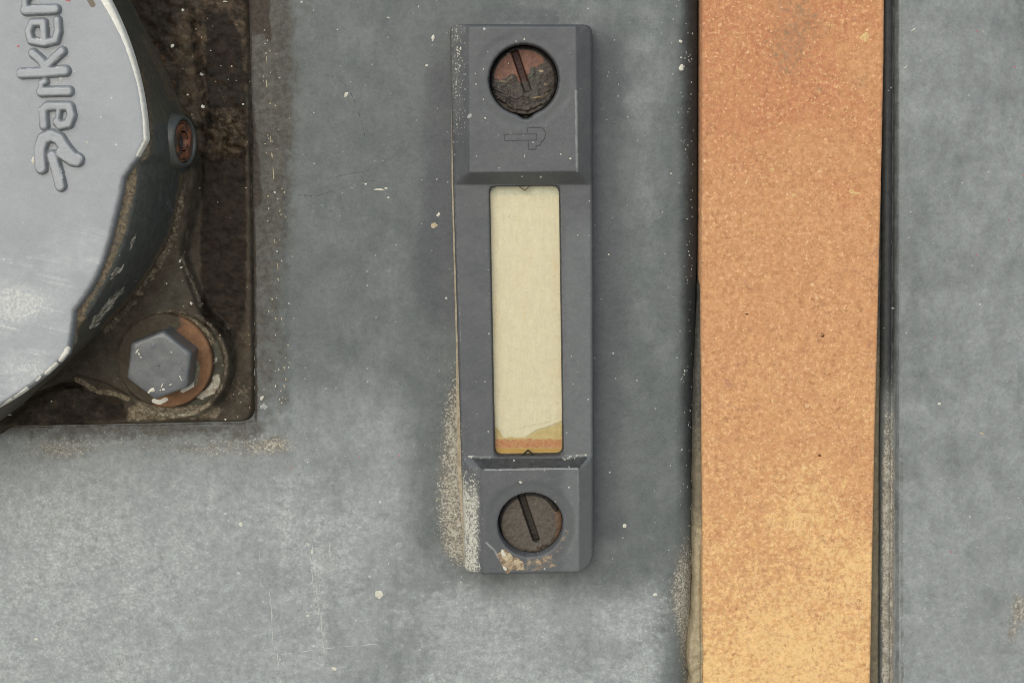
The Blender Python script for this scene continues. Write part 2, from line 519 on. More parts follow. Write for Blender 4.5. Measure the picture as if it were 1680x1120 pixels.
M_panel = surface('grey_panel_paint', (99, 104, 103), (113, 117, 115), [
    dict(attr='chalk_light', col=(162, 166, 165), col2=(154, 158, 157), size=34, amp=.9, lo=.0, hi=1.0, k=.95, rough=.75, stretch=(1, 1.8)),
    dict(attr='rub_shade', col=(86, 87, 91), size=60, amp=.5, lo=.25, hi=.9, k=.8),
    dict(attr='dust', col=(196, 200, 197), col2=(176, 180, 178), size=9, amp=1.9, lo=.34, hi=1.0, k=.66, rough=.8, detail=8, stretch=(1.15, 1)),
    dict(attr='dust', col=(212, 215, 211), size=5, amp=2.4, lo=.68, hi=1.1, k=.5, detail=6),
    dict(attr='dust', col=(116, 120, 119), size=26, amp=2.0, lo=.6, hi=1.25, k=.45, detail=7, stretch=(1.1, 1)),
    dict(attr='grime', col=(78, 73, 63), col2=(102, 98, 89), size=16, amp=1.2, lo=.25, hi=.9, k=.85, rough=.75),
    dict(attr='soot_shade', col=(44, 46, 46), col2=(58, 60, 60), size=30, amp=.5, lo=.15, hi=.8, k=.92),
    dict(attr='beige', col=(138, 131, 118), col2=(120, 113, 101), size=14, amp=.9, lo=.2, hi=.9, k=.85, rough=.9, detail=7),
    dict(attr='beige', col=(200, 195, 180), col2=(176, 168, 150), size=3.4, size2=14, amp=3.0, lo=.5, hi=1.0, k=.9, detail=3),
    dict(attr='beige', col=(100, 93, 82), size=14, amp=2.2, lo=.85, hi=1.3, k=.6, detail=7),
    dict(attr='dark', col=(52, 45, 36), col2=(76, 66, 54), size=16, size2=7, amp=1.5, lo=.25, hi=.9, k=.92, rough=.7, detail=8),
], mottle=(60, .5), grain=.14, specks=[(17, 1.6, .14, .45), (40, 2.1, .16, .65), (120, 2.8, .24, .75)], speck_col=(206, 209, 204), rough=.55, spec=.3, bump=.3, bump_size=3.2)

FL = []
def add(lst, mat, th=.5):
    for o in (lst if isinstance(lst, list) else [lst]):
        FL.append((o, th, mat))
# 1 white, 2 dull, 3 dark, 4 red, 5 tan
for a in [(622, 311, 11, 1.6, .03), (634, 309, 3, 2, 0), (622, 976, 8, 8.5, 0), (713, 369, 6, 5, 0), (719, 352, 2.6, 4, .3), (543, 932, 8, 9, 0), (226, 925, 4, 3, 0),
          (600, 302, 2, 2, 0), (637, 324, 2, 2, 0), (568, 155, 3, 5, .4), (711, 62, 3, 6, .3), (637, 29, 3, 1.2, .3), (312, 1013, 5, 7, 0),
          (60, 1048, 4, 2.5, 0), (433, 666, 7, 5, -.5), (430, 652, 2.5, 4, .5), (1498, 49, 5, 1.2, -.5), (1541, 662, 3, 2.4, 0), (1485, 111, 4, 1, -.5),
          (548, 1096, 5, 3, .5), (395, 860, 3, 4, 0), (1118, 112, 5, 6, 0), (1117, 68, 4, 3, .4), (700, 108, 3, 2, 0), (505, 892, 3, 2, .5), (512, 905, 2, 4, 0),
          (1025, 862, 3, 4, .4), (1075, 975, 3, 3, 0)]:
    add(chip(*a), 5 if a[0] in (713,) else 2 if a[0] in (543, 226, 433, 312) else 1)
add(chip(1611, 711, 4, 2, .3), 5); add(chip(543, 932, 4, 4), 1)
add(chip(505, 1010, 3, 2), 1)
for x, y in [(1665, 110), (1603, 52), (1603, 418), (1678, 287), (1534, 554), (478, 766), (655, 747), (590, 748), (1655, 360), (1560, 905)]:
    add(chip(x, y, 1.5), 4)
# thin dashed weld-paint flecks beside the flange
for y0, y1, x in [(92, 106, 437), (130, 150, 437), (222, 240, 444), (250, 264, 446), (272, 300, 448), (390, 402, 450), (430, 445, 455), (455, 462, 456), (520, 527, 462), (545, 556, 460), (600, 606, 466), (630, 638, 466)]:
    add(scratch((x, y0), (x + 2, y1), 2.0, dash=.2), 5)
for k in range(55):
    y = rng.uniform(60, 700); x = np.interp(y, [0, 700], [436, 468]) + rng.gauss(0, 9)
    add(chip(x, y, rng.uniform(.7, 1.7), rng.uniform(.7, 2.2)), rng.choice([1, 5, 5]), .4)
# scratches at the bottom
for a in [((441, 965), (459, 1102), 1.8, .15), ((445, 990), (448, 1070), 1.2, .3), ((512, 892), (533, 1080), 1.8, .25), ((516, 925), (528, 1075), 1.2, .4), ((522, 930), (531, 1060), 1.2, .4),
          ((540, 890), (543, 925), 1.6, .2), ((459, 1073), (560, 1060), 1.5, .1), ((560, 1060), (622, 1056), 1.3, .2), ((492, 1050), (494, 1078), 1.3, .2), ((508, 900), (514, 960), 1.3, .3),
          ((425, 900), (430, 1000), 1, .5), ((467, 1060), (472, 1102), 1, .3)]:
    add(scratch(a[0], a[1], a[2], dash=a[3] * .5), 6, .35)
for pts in [[(533, 123), (550, 127), (566, 138), (577, 155), (586, 178), (595, 205), (598, 225)], [(488, 320), (520, 322), (546, 313)], [(550, 290), (575, 285), (605, 280)], [(594, 299), (615, 296)]]:
    pts = np.array(pts, float)
    tt = np.linspace(0, len(pts) - 1, 14)
    q = np.stack([np.interp(tt, range(len(pts)), pts[:, k]) for k in (0, 1)], 1)
    for k in range(0, 13):
        if rng.random() < .8:
            add(ribbon([q[k], (q[k] + q[k + 1]) / 2, q[k + 1]], rng.uniform(1.0, 2.6)), 3, .3)
for k in range(110):                                    # spatter on the rolled edge left of the strap
    y = rng.uniform(0, 1000); x = 1140 - abs(rng.gauss(0, 16))
    add(chip(x, y, rng.uniform(.7, 1.6), rng.uniform(.7, 2.0)), rng.choice([2, 2, 1]), .4)
for k in range(150):                                     # loose dust crumbs
    y = rng.uniform(0, 1120); x = rng.uniform(480, 1680)
    if 735 < x < 980 and 30 < y < 945 or 1090 < x < 1480:
        continue
    add(chip(x, y, rng.uniform(.8, 1.6), rng.uniform(.8, 1.8), rng.uniform(0, 3), n=7), rng.choice([1, 2, 2, 2]), .4)

pus = axis_grid(-900, 900, 3.0, -1900, 1700, 30)
xs_fine = np.concatenate([np.arange(265, 320, 1.5), np.arange(575, 660, 1.5)])
pus = np.unique(np.round(np.concatenate([pus, xs_fine]), 2))
pus = pus[np.concatenate([[True], np.diff(pus) > .6])]
pvs = axis_grid(-610, 640, 3.0, -1300, 1300, 30)
panel = field('tank_panel', pus, pvs, panel_h, [M_panel, M_fleck, M_dull, M_dark, M_red, M_mudfleck, M_scr], attrs=panel_attrs, flecks=FL)
panel['kind'] = 'structure'
panel['label'] = 'grey painted steel tank panel streaked with pale dust'
panel['category'] = 'panel'

# ================================================================== RUSTY STRAP
SH = 12.0
strap_at = tuple(PP([(1300, 560)], 0)[0]) + (0,)
strap = root('steel_strap', 'flat rusty orange brown steel strap running from top to bottom beside the gauge', 'strap', strap_at)
STP = PP([(1152, -120), (1152, 0), (1151, 300), (1150, 560), (1152, 800), (1153, 1120), (1153, 1260),
          (1425, 1260), (1428, 1120), (1432, 900), (1436, 700), (1442, 460), (1446, 300), (1450, 100), (1451, 0), (1452, -120)], SH)
def strap_h(u, v):
    sd = sdf_cached(u, v, STP, 'strap')
    top = SH + 1.1 * (fbm(u, v, 16, 4, 61) - .5) + .8 * (fbm(u, v, 150, 2, 62) - .5)
    return np.where(sd < 0, top - 2.2 * np.clip(1 + sd / 4.0, 0, 1) ** 2, SH - 2.2 - 70 * np.clip(sd / 1.6, 0, 1))
su0, su1 = STP[:, 0].min() - 4, STP[:, 0].max() + 4
_sl, _sr = STP[:7], STP[7:][::-1]
def strap_warp(u, v):
    le = np.interp(v, _sl[:, 1], _sl[:, 0]); ri = np.interp(v, _sr[:, 1], _sr[:, 0])
    wob = .5 * (fbm(v, 0 * v, 18, 3, 64) - .5)
    t = (u - su0) / (su1 - su0)
    e = .004
    tt = np.clip((t - e) / (1 - 2 * e), 0, 1)
    x = le + wob + (ri - le) * tt
    return np.where(t < e, x - 1.8, np.where(t > 1 - e, x + 1.8, x)), v
def strap_attrs(u, v, h, px, py):
    f = fbm(px, py, 120, 4, 71); g = fbm(px, py, 40, 4, 72)
    red = .95 * ss(py, 560, 120) * (.45 + .8 * f) + .35 * (f - .4)
    pale = np.clip((py - 250) / 850, 0, 1) * (.45 + .75 * f)  # paler rust low down, which also paints in the brighter light there
    green = .85 * ss(pdist(px, py, [(1285, -40), (1320, 30), (1295, 88)]), 66, 5) * (.3 + 1.3 * g) + .7 * blob(px, py, 1412, 134, 18, 22) + .7 * blob(px, py, 1345, 147, 9, 8) + .5 * blob(px, py, 1440, 190, 12, 40)
    green = green + .3 * blob(px, py, 1230, 40, 60, 60)
    edge = np.minimum(px - np.interp(py, [0, 1120], [1152, 1153]), np.interp(py, [0, 1120], [1450, 1428]) - px)
    green = green * (py < 400)
    edge = ss(edge, 8, 1) * .6
    plum = .55 * ss(fbm(px, py, 26, 3, 75), .60, .78) + .8 * blob(px, py, 1425, 840, 12, 14) + .35 * blob(px, py, 1440, 560, 18, 150) + .3 * blob(px, py, 1215, 600, 60, 60)
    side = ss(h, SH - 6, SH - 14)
    return dict(grit=.36 + .3 * (g - .5), red=red, pale=pale, green=green, edge=edge, plum=plum, side=side)
M_rust = surface('mill_scale_rust', (224, 170, 122), (206, 150, 105), [
    dict(attr='red', col=(198, 130, 97), col2=(214, 154, 109), size=34, amp=1.1, lo=.3, hi=1.05, k=.85),
    dict(attr='pale', col=(239, 191, 131), col2=(224, 171, 113), size=16, size2=7, amp=1.4, lo=.25, hi=1.0, k=.85, detail=8),
    dict(attr='pale', col=(251, 212, 150), size=6, amp=2.6, lo=.45, hi=.95, k=.75, detail=6),
    dict(attr='grit', col=(252, 204, 155), size=6.5, amp=2.8, lo=.42, hi=.85, k=.72, detail=6),
    dict(attr='grit', col=(168, 116, 80), size=8, amp=2.8, lo=.46, hi=.95, k=.62, detail=6),
    dict(attr='plum', col=(178, 126, 101), col2=(192, 142, 116), size=8, amp=1.7, lo=.45, hi=.95, k=.75),
    dict(attr='green', col=(180, 142, 103), col2=(150, 132, 107), size=7, amp=2.6, lo=.4, hi=1.1, k=.75, detail=7),
    dict(attr='edge', col=(150, 116, 92), col2=(190, 150, 116), size=7, amp=1.4, lo=.4, hi=.9, k=.6),
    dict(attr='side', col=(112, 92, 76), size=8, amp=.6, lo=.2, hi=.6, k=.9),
], mottle=(9, .34), grain=.12, grain_size=2.6, rough=.85, spec=.12, bump=.8, bump_size=4,
    specks=[(17, 2.4, .22, .5), (52, 4.2, .16, .5)], speck_col=(255, 216, 168))
M_rustchip = plain('pale_rust_flake', (238, 204, 146), .85, (214, 170, 108), 4)
M_pit = plain('dark_rust_pit', (104, 66, 40), .9)
sfl = [(chip(1403, 317, 9, 2.4, .1, SH), .5, 1), (chip(1396, 313, 3, 3, 0, SH), .5, 1), (chip(1418, 60, 8, 9, .3, SH, rough=.6), .4, 1), (chip(1350, 550, 3.4, 3.4, 0, SH), .3, 2),
       (chip(1349.5, 549.5, 1.5, 1.5, 0, SH), .7, 1), (chip(1266, 278, 4, 3, 0, SH), .4, 1), (chip(1303, 320, 5, 3, .3, SH), .4, 1), (chip(1226, 515, 3, 2, 0, SH), .4, 2), (chip(1345, 747, 3, 2, 0, SH), .4, 2)]
for k in range(150):
    y = abs(rng.gauss(0, 330)); 
    if y > 1100: continue
    sfl.append((chip(rng.uniform(1162, 1436), y, rng.uniform(.9, 2.4), rng.uniform(.8, 1.8), rng.uniform(0, 3), SH, n=7, rough=.5), .35, 1))
field('flat_bar', np.linspace(su0, su1, 210), np.arange(STP[:, 1].min() - 4, STP[:, 1].max() + 4, 3.0), strap_h, [M_rust, M_rustchip, M_pit], strap, strap_at, warp=strap_warp, attrs=strap_attrs, flecks=sfl)

BED = PP([(1154, 250), (1150, 420), (1145, 520), (1139, 620), (1137, 760), (1137, 960), (1135, 1012), (1130, 1040), (1127, 1072), (1128, 1095), (1133, 1110), (1128, 1130), (1128, 1260),
          (1446, 1260), (1445, 1100), (1446, 700), (1448, 520), (1449, 380), (1448, 250)], -4)
def bed_h(u, v):
    sd = sdf_cached(u, v, BED, 'bed')
    n = fbm(u, v, 14, 4, 81) - .5
    px, py = Q(u, v, 0 * u)
    sel = px < 1152
    lift = np.where(sel, 4 + 7 * ss(py, 980, 1070), -10)
    top = lift + n * np.where(sel, 4 + 9 * ss(py, 1000, 1060), 4)
    d2 = np.where(px < 1300, sd + 4 * n, sd)
    gap = -5 * np.exp(-((px - 1150 + (py - 900) * .004) / 1.6) ** 2) * ss(py, 880, 920)
    return top + gap - 8 * np.clip(1 + d2 / 6, 0, 1) ** 2 - 60 * np.clip(d2 / 2.5, 0, 1)
def bed_attrs(u, v, h, px, py):
    pale = np.where(px < 1300, .2 + .75 * ss(py, 780, 960), .25 * ss(py, 700, 1000))
    dk = np.where(px < 1300, .75 * ss(py, 860, 640), .8 * ss(py, 700, 480))
    return dict(pale=pale, dk=dk)
M_bed = surface('dusty_sealant', (132, 122, 100), (112, 104, 88), [
    dict(attr='pale', col=(186, 172, 140), col2=(168, 152, 122), size=9, amp=.9, lo=.3, hi=.75, k=.9),
    dict(attr='dk', col=(66, 66, 62), col2=(92, 92, 86), size=5, amp=1.2, lo=.3, hi=.8, k=.9)],
    mottle=(14, .5), grain=.14, rough=.9, spec=.15, bump=.8, bump_size=4)
field('sealant_bed', np.concatenate([np.arange(BED[:, 0].min() - 5, BED[:, 0].min() + 45, 1.3), np.arange(BED[:, 0].min() + 47, BED[:, 0].max() - 40, 12), np.arange(BED[:, 0].max() - 38, BED[:, 0].max() + 5, 1.5)]),
      np.arange(BED[:, 1].min() - 5, BED[:, 1].max() + 5, 2.4), bed_h, M_bed, strap, strap_at, keep=lambda U, V, H: H > -58, attrs=bed_attrs)
# pale patches lying on the bed are part of its texture

# ================================================================== LEVEL GAUGE
HF, HB = 42.0, 66.0                     # frame plane and raised screw blocks
g_at = tuple(PP([(862, 490)], 0)[0]) + (0,)
gauge = root('level_gauge', 'dark grey plastic oil level gauge with a cream sight window and two rusted slotted screws', 'level gauge', g_at)
OUT = rrect_poly(PP([(738, 39), (973, 40), (972, 300), (973, 748), (975, 937), (762, 942), (757, 748), (744, 300)], [60, 60, 30, 30, 58, 58, 30, 30]), [12, 14, 1, 1, 30, 8, 1, 1])
TOPB = PP([(737, 30), (976, 30), (972, 303), (744, 303)], HF)            # foot of the upper block
TOPF = PP([(770, 44), (945, 44), (947, 281), (771, 283)], HB)            # its front
LOWB = PP([(757, 750), (973, 746), (977, 950), (760, 950)], HF)
LOWF = PP([(792, 771), (949, 769), (950, 952), (795, 952)], HB)
def frust(u, v, foot, front):
    """0 at the foot outline, 1 on the front face"""
    a = -sdf(u, v, foot); b = sdf(u, v, front)
    t = a / np.maximum(a + np.maximum(b, 0), 1e-6)
    return np.clip(np.where(a <= 0, 0, np.where(b <= 0, 1, t)), 0, 1)
HOLE_A, RA = PP([(859.5, 131)], HB)[0], 55.0
HOLE_B, RB = PP([(870.5, 861)], HB)[0], 53.5
NIB = PP([(863, 184)], HB)[0]
WIN = rrect_poly(PP([(803, 306), (918, 305), (924, 746), (811.5, 748)], HF), 13)
def hole_sd(u, v):
    a = np.hypot(u - HOLE_A[0], v - HOLE_A[1]) - RA
    nb = np.hypot(u - NIB[0], v - NIB[1]) - 11
    k = 8
    hh = np.clip(.5 + .5 * (nb - a) / k, 0, 1)
    a = nb * (1 - hh) + a * hh - k * hh * (1 - hh)
    b = np.hypot(u - HOLE_B[0], v - HOLE_B[1]) - RB
    return np.minimum(a, b)
def gauge_h(u, v):
    h = HF + 0 * u
    h = h + (HB - HF) * np.maximum(frust(u, v, TOPB, TOPF), frust(u, v, LOWB, LOWF))
    # soften the block edges a little
    h = h + .5 * (fbm(u, v, 70, 2, 91) - .5) + .35 * (fbm(u, v, 9, 2, 92) - .5)
    # moulded rings round the screw holes
    for c, R in ((HOLE_A, RA), (HOLE_B, RB)):
        r = np.hypot(u - c[0], v - c[1])
        h = h - .8 * ss(r + 9 * (fbm(u, v, 40, 3, 93) - .5), R + 26, R + 12) * ss(r, R - 4, R)
    # outer edge
    so = sdf_cached(u, v, OUT, 'gout')
    h = h - 5 * np.clip(1 + so / 5, 0, 1) ** 2
    h = np.where(so > 0, h - (h + 6) * np.clip(so / 2.2, 0, 1), h)
    # sharp little chamfer at the foot step of the window
    hs = hole_sd(u, v)
    h = np.where(hs < 0, h - (h - 6) * np.clip(-hs / 2.2, 0, 1), h - 1.2 * np.clip(1 - hs / 3, 0, 1))
    ws = sdf_cached(u, v, WIN, 'gwin')
    h = np.where(ws < 0, h - (h - 4) * np.clip(-ws / 2.2, 0, 1), h - 1.0 * np.clip(1 - ws / 3, 0, 1))
    return h
def gauge_attrs(u, v, h, px, py):
    f = fbm(px, py, 60, 4, 101)
    dust = .15 + .3 * (f - .4) + .18 * blob(px, py, 940, 420, 22, 90) + .1 * ss(py, 500, 800) + .16 * blob(px, py, 860, 180, 120, 90)
    beige = .85 * ss(px, 795, 778) * ss(py, 745, 830) * ss(px, 757, 760) + .35 * ss(px, 768, 757) * ss(py, 560, 760)
    beige = np.maximum(beige, .42 * ss(px, 775, 750) * ss(py, 330, 120))
    beige = np.maximum(beige, .55 * ss(pdist(px, py, [(770, 749), (803, 750)]), 5, 1))
    beige = np.maximum(beige, .55 * ss(pdist(px, py, [(925, 751), (962, 746)]), 6, 1))
    tan = .95 * sdfmask(px, py, [(815, 908), (828, 900), (842, 912), (858, 920), (860, 934), (840, 934), (832, 940), (824, 928)], 9)
    tan = np.maximum(tan, .55 * sdfmask(px, py, [(860, 918), (905, 905), (915, 930), (862, 938)], 14))
    tan = np.maximum(tan, .45 * ss(np.abs(np.hypot(px - 872, py - 862) - 57), 10, 2) * ss(px, 880, 915) * ss(py, 830, 880))
    dark_bands = .8 * ss(np.abs(np.hypot(px - 859, py - 131) - 66), 16, 7) * ss(py, 95, 140)  # darker rings round the screw holes, and the upper block's lower bevel
    dark_bands = np.maximum(dark_bands, .75 * ss(np.abs(np.hypot(px - 870, py - 861) - 64), 16, 6))
    dark_bands = np.maximum(dark_bands, .8 * ss(np.abs(py - 292), 14, 8) * ss(px, 745, 770))
    dark_face = ss(sdf(px, py, [(770, 749), (803, 751), (925, 751), (968, 747), (950, 769), (791, 771)]), 1.5, -2.5)  # bevel under the window darker, also the window rim and low walls
    dark_face = np.maximum(dark_face, .8 * ss(sdf(px, py, [(803, 306), (918, 305), (924, 746), (811, 748)]), 3.0, .5))
    dark_face = np.maximum(dark_face, ss(h, 30, 18))
    wear_glint = ss(pdist(px, py, [(796, 770), (947, 768)]), 3.2, .8) * .9  # block edge highlights painted in, together with worn edges
    wear_glint = np.maximum(wear_glint, .8 * ss(pdist(px, py, [(945, 150), (946, 230), (947, 281)]), 4.5, 1))
    wear_glint = np.maximum(wear_glint, .5 * ss(pdist(px, py, [(742, 60), (745, 300), (756, 560)]), 3, .6))
    wear_glint = np.maximum(wear_glint, .55 * ss(pdist(px, py, [(948, 772), (950, 850)]), 4, 1))
    chipm = ss(pdist(px, py, [(798, 890), (812, 903), (818, 915)]), 3, 1) * .9
    green = .6 * ss(px, 915, 935) * ss(py, 300, 420) + .2
    return dict(green=green, dust=dust, beige=beige, tan=tan, dark_bands=dark_bands, dark_face=dark_face, wear_glint=np.maximum(wear_glint, chipm))
def sdfmask(px, py, poly, soft):
    return ss(sdf(px, py, poly), soft * .6, -soft * .4)
M_gauge = surface('dark_grey_plastic', (90, 92, 94), (101, 102, 103), [
    dict(attr='green', col=(116, 119, 119), size=20, amp=.6, lo=.2, hi=.9, k=.7),
    dict(attr='dust', col=(138, 141, 141), col2=(118, 121, 122), size=10, amp=1.5, lo=.3, hi=1.0, k=.55),
    dict(attr='dark_bands', col=(90, 93, 93), size=22, amp=.8, lo=.2, hi=.9, k=.75),
    dict(attr='dark_face', col=(52, 53, 52), col2=(72, 73, 71), size=9, amp=.7, lo=.3, hi=.8, k=.85),
    dict(attr='wear_glint', col=(150, 152, 150), size=8, amp=1.0, lo=.35, hi=.9, k=.8),
    dict(attr='beige', col=(160, 160, 150), size=20, amp=.8, lo=.2, hi=1.1, k=.7),
    dict(attr='beige', col=(222, 220, 206), col2=(206, 202, 184), size=4.2, amp=3.2, lo=.55, hi=.95, k=.85, detail=3),
    dict(attr='tan', col=(196, 172, 138), col2=(120, 100, 80), size=9, size2=6, amp=1.2, lo=.4, hi=.75, k=.92),
], mottle=(60, .5), grain=.09, specks=[(18, 1.7, .16, .6), (45, 2.3, .22, .75)], rough=.5, spec=.35, bump=.2, bump_size=2.4)
gfl = [(chip(825, 907, 4, 6, -.4, HB), .8, 1), (chip(833, 915, 6, 9, -.6, HB, rough=.5), 1.0, 2), (chip(850, 922, 6, 5, 0, HB, rough=.5), .8, 2), (chip(828, 932, 3, 5, -.5, HB), .8, 1),
       (chip(860, 65, 1.6, 2.4, 0, HB), .4, 1), (chip(936, 260, 2, 2, 0, HB), .4, 1), (chip(861, 256, .9, 3, 0, HB), .4, 1), (chip(796, 194, 2.2, 1.4, .5, HB), .4, 1), (chip(755, 79, 2, 3, 0, HB), .4, 1), (chip(920, 253, 1.5, 1.5, 0, HB), .3, 1),
       (chip(854, 791, 3.5, 2, .4, HB), .4, 1), (chip(770, 190, 4, 5, 0, HB - 6), .3, 3)]
gus = np.arange(OUT[:, 0].min() - 5, OUT[:, 0].max() + 5, 1.35)
gvs = np.arange(OUT[:, 1].min() - 5, OUT[:, 1].max() + 5, 1.5)
def gauge_keep(U, V, H):
    return (sdf_cached(U, V, OUT, 'gout') < 2.0) & (hole_sd(U, V) > -2.6) & (sdf_cached(U, V, WIN, 'gwin') > -2.6)
field('housing', gus, gvs, gauge_h, [M_gauge, M_fleck, M_mudfleck, M_dull], gauge, g_at, keep=gauge_keep, attrs=gauge_attrs, flecks=gfl)

# flat rubber gasket behind the housing: its pale edge shows at the lower left
GK = rrect_poly(PP([(741, 45), (970, 45), (966, 900), (762, 922), (750, 760), (748, 560), (741, 300)], 5), 6)
gk_n = len(GK)
gv = [(p[0], p[1], 7) for p in GK] + [(p[0], p[1], -4) for p in GK]
gf = [tuple(range(gk_n))] + [(i, (i + 1) % gk_n, gk_n + (i + 1) % gk_n, gk_n + i) for i in range(gk_n)]
M_gasket = plain('dusty_gasket', (196, 184, 160), .85, (160, 148, 124), 9)
link_mesh('gasket', gv, gf, M_gasket, gauge, g_at, smooth=False)

# scale card behind the pane
CH = 27.0
CARD = PP([(798, 300), (924, 300), (930, 752), (806, 754)], CH)
def card_h(u, v):
    return CH + .25 * (fbm(u, v, 30, 2, 111) - .5)
def card_attrs(u, v, h, px, py):
    xl = np.interp(py, [306, 748], [803, 811.5]); xr = np.interp(py, [305, 746], [918, 924])
    f = fbm(px, py, 26, 4, 112, 90); g = fbm(px, py, 20, 4, 113)
    tx = (px - xl) / (xr - xl)
    wavy = 702 + 13 * np.exp(-((tx - .28) / .2) ** 2) + 6 * np.sin(tx * 7) * .4 - 10 * ss(tx, .5, 1) + 4 * (g - .5)
    wavy = np.where(tx < .45, np.minimum(716, 700 + 22 * ss(tx, .02, .2)), 716 - 14 * ss(tx, .42, .7) - 10 * ss(tx, .7, 1)) + 4 * (g - .5)
    oil = ss(py, wavy - 3, wavy + 5)
    line = ss(np.abs(py - wavy), 3.5, .8) * (.35 + .5 * ss(tx, .3, .6)) + .5 * ss(pdist(px, py, [(838, 705), (870, 698), (900, 692), (918, 684)]), 4, .5)
    red = ss(py + 5 * (g - .5), 715, 726) * ss(py, 739, 731)
    low = ss(py, 733, 737)
    top = ss(py, 326, 316) * .85
    stain = .5 * ss(f, .45, .7) + .35 * ss(fbm(px, py, 6, 3, 114, 70), .5, .75) + .3 * ss(tx, .12, .0) + .3 * ss(tx, .88, 1.0) + .25 * blob(px, py, 905, 470, 14, 70) + .2 * blob(px, py, 890, 340, 14, 16)
    edge = np.maximum(ss(px - xl, 6, 1), ss(xr - px, 6, 1)) * (.35 + .4 * ss(py, 640, 720))  # depth shade painted down both sides of the card
    return dict(oil=oil, line=line, red=red, low=low, top=top, stain=stain, edge=edge)
M_card = surface('yellowed_scale_card', (232, 223, 190), (222, 212, 178), [
    dict(attr='stain', col=(222, 206, 164), col2=(230, 210, 174), size=9, amp=1.2, lo=.3, hi=.9, k=.75, stretch=(.7, 2.6)),
    dict(attr='top', col=(214, 214, 186), col2=(196, 198, 172), size=6, amp=.8, lo=.3, hi=.8, k=.8),
    dict(attr='oil', col=(204, 182, 114), col2=(190, 164, 98), size=14, amp=.5, lo=.2, hi=.9, k=.85),
    dict(attr='red', col=(184, 112, 76), col2=(202, 144, 94), size=9, size2=6, amp=1.3, lo=.2, hi=.85, k=.88),
    dict(attr='low', col=(190, 150, 72), size=9, amp=.3, lo=.3, hi=.7, k=.9),
    dict(attr='line', col=(160, 136, 80), size=9, amp=.9, lo=.3, hi=.95, k=.55),
    dict(attr='edge', col=(140, 124, 76), size=9, amp=.8, lo=.3, hi=.9, k=.8),
], mottle=(9, .5), grain=.06, rough=.5, spec=.3, bump=.1, specks=[(14, 1.6, .14, .5), (30, 1.8, .2, .55)], speck_col=(186, 172, 130), streak=(.6, 2.5))
field('scale_card', np.arange(CARD[:, 0].min(), CARD[:, 0].max(), 1.3), np.arange(CARD[:, 1].min(), CARD[:, 1].max(), 1.3), card_h, M_card, gauge, g_at, attrs=card_attrs)

# clear plastic pane, with the two moulded level marks as its sub-parts
def glass(name):
    n = N(name)
    tr = n.t.nodes.new('ShaderNodeBsdfTransparent'); tr.inputs[0].default_value = (.99, .985, .96, 1)
    gl = n.t.nodes.new('ShaderNodeBsdfGlossy'); gl.inputs['Roughness'].default_value = .25
    hz = n.t.nodes.new('ShaderNodeBsdfDiffuse'); hz.inputs[0].default_value = lin(214, 208, 184)
    mx = n.t.nodes.new('ShaderNodeMixShader'); n.put(mx.inputs[0], n.math('MULTIPLY', n.step(n.noise(6, 5, .7, 3), .5, .75), .20))
    n.L(tr.outputs[0], mx.inputs[1]); n.L(hz.outputs[0], mx.inputs[2])
    m2 = n.t.nodes.new('ShaderNodeMixShader'); m2.inputs[0].default_value = .035
    n.L(mx.outputs[0], m2.inputs[1]); n.L(gl.outputs[0], m2.inputs[2])
    n.L(m2.outputs[0], n.out.inputs[0])
    return n.m
M_pane = glass('cloudy_clear_plastic')
PH = 36.5
PN = rrect_poly(PP([(804.5, 307.5), (916.5, 306.5), (922.5, 744.5), (813, 746.5)], HF), 12)
def prism(poly, h0, h1, inset=0.0):
    poly = np.asarray(poly); n = len(poly); c = poly.mean(0)
    r = [(p[0], p[1], h0) for p in poly]
    v = r + [(p[0], p[1], h1 - inset) for p in poly]
    f = [(i, (i + 1) % n, n + (i + 1) % n, n + i) for i in range(n)]
    if inset:
        for p in poly:
            d = c - p; d = d / (np.linalg.norm(d) + 1e-9) * inset
            v.append((p[0] + d[0], p[1] + d[1], h1))
        f += [(n + i, n + (i + 1) % n, 2 * n + (i + 1) % n, 2 * n + i) for i in range(n)]
        f.append(tuple(2 * n + i for i in range(n)))
    else:
        f.append(tuple(n + i for i in range(n)))
    return v, f
pv, pf = prism(PN, PH - 2, PH)
pane = link_mesh('window_pane', pv, pf, M_pane, gauge, g_at, smooth=False)
M_line = plain('grimy_moulding_line', (46, 42, 34), .8)
M_line2 = plain('faint_moulding_line', (104, 92, 68), .8)
def outline_mesh(polys, w, h0, h1):
    V, F = [], []
    for pts in polys:
        pts = np.asarray(pts, float)
        for a, b in zip(pts[:-1], pts[1:]):
            d = (b - a) / (np.linalg.norm(b - a) + 1e-9); nn = np.array([-d[1], d[0]]) * w / 2
            a2, b2 = a - d * w * .3, b + d * w * .3
            q = PP([a2 + nn, b2 + nn, b2 - nn, a2 - nn], h1)
            k = len(V)
            V += [(p[0], p[1], h0) for p in q] + [(p[0], p[1], h1) for p in q]
            F += [(k + 4, k + 5, k + 6, k + 7)] + [(k + i, k + (i + 1) % 4, k + 4 + (i + 1) % 4, k + 4 + i) for i in range(4)]
            h1 += .02
    return V, F
v_, f_ = outline_mesh([[(851, 305.5), (861, 312.5), (869, 305)]], 1.7, PH - .5, PH + 2)
link_mesh('level_mark', v_, f_, M_line2, pane, g_at, smooth=False)
v_, f_ = outline_mesh([[(855.5, 747.5), (866.5, 738.5), (877, 747.5)]], 2.2, PH - .5, PH + 2)
link_mesh('level_mark', v_, f_, M_line, pane, g_at, smooth=False)

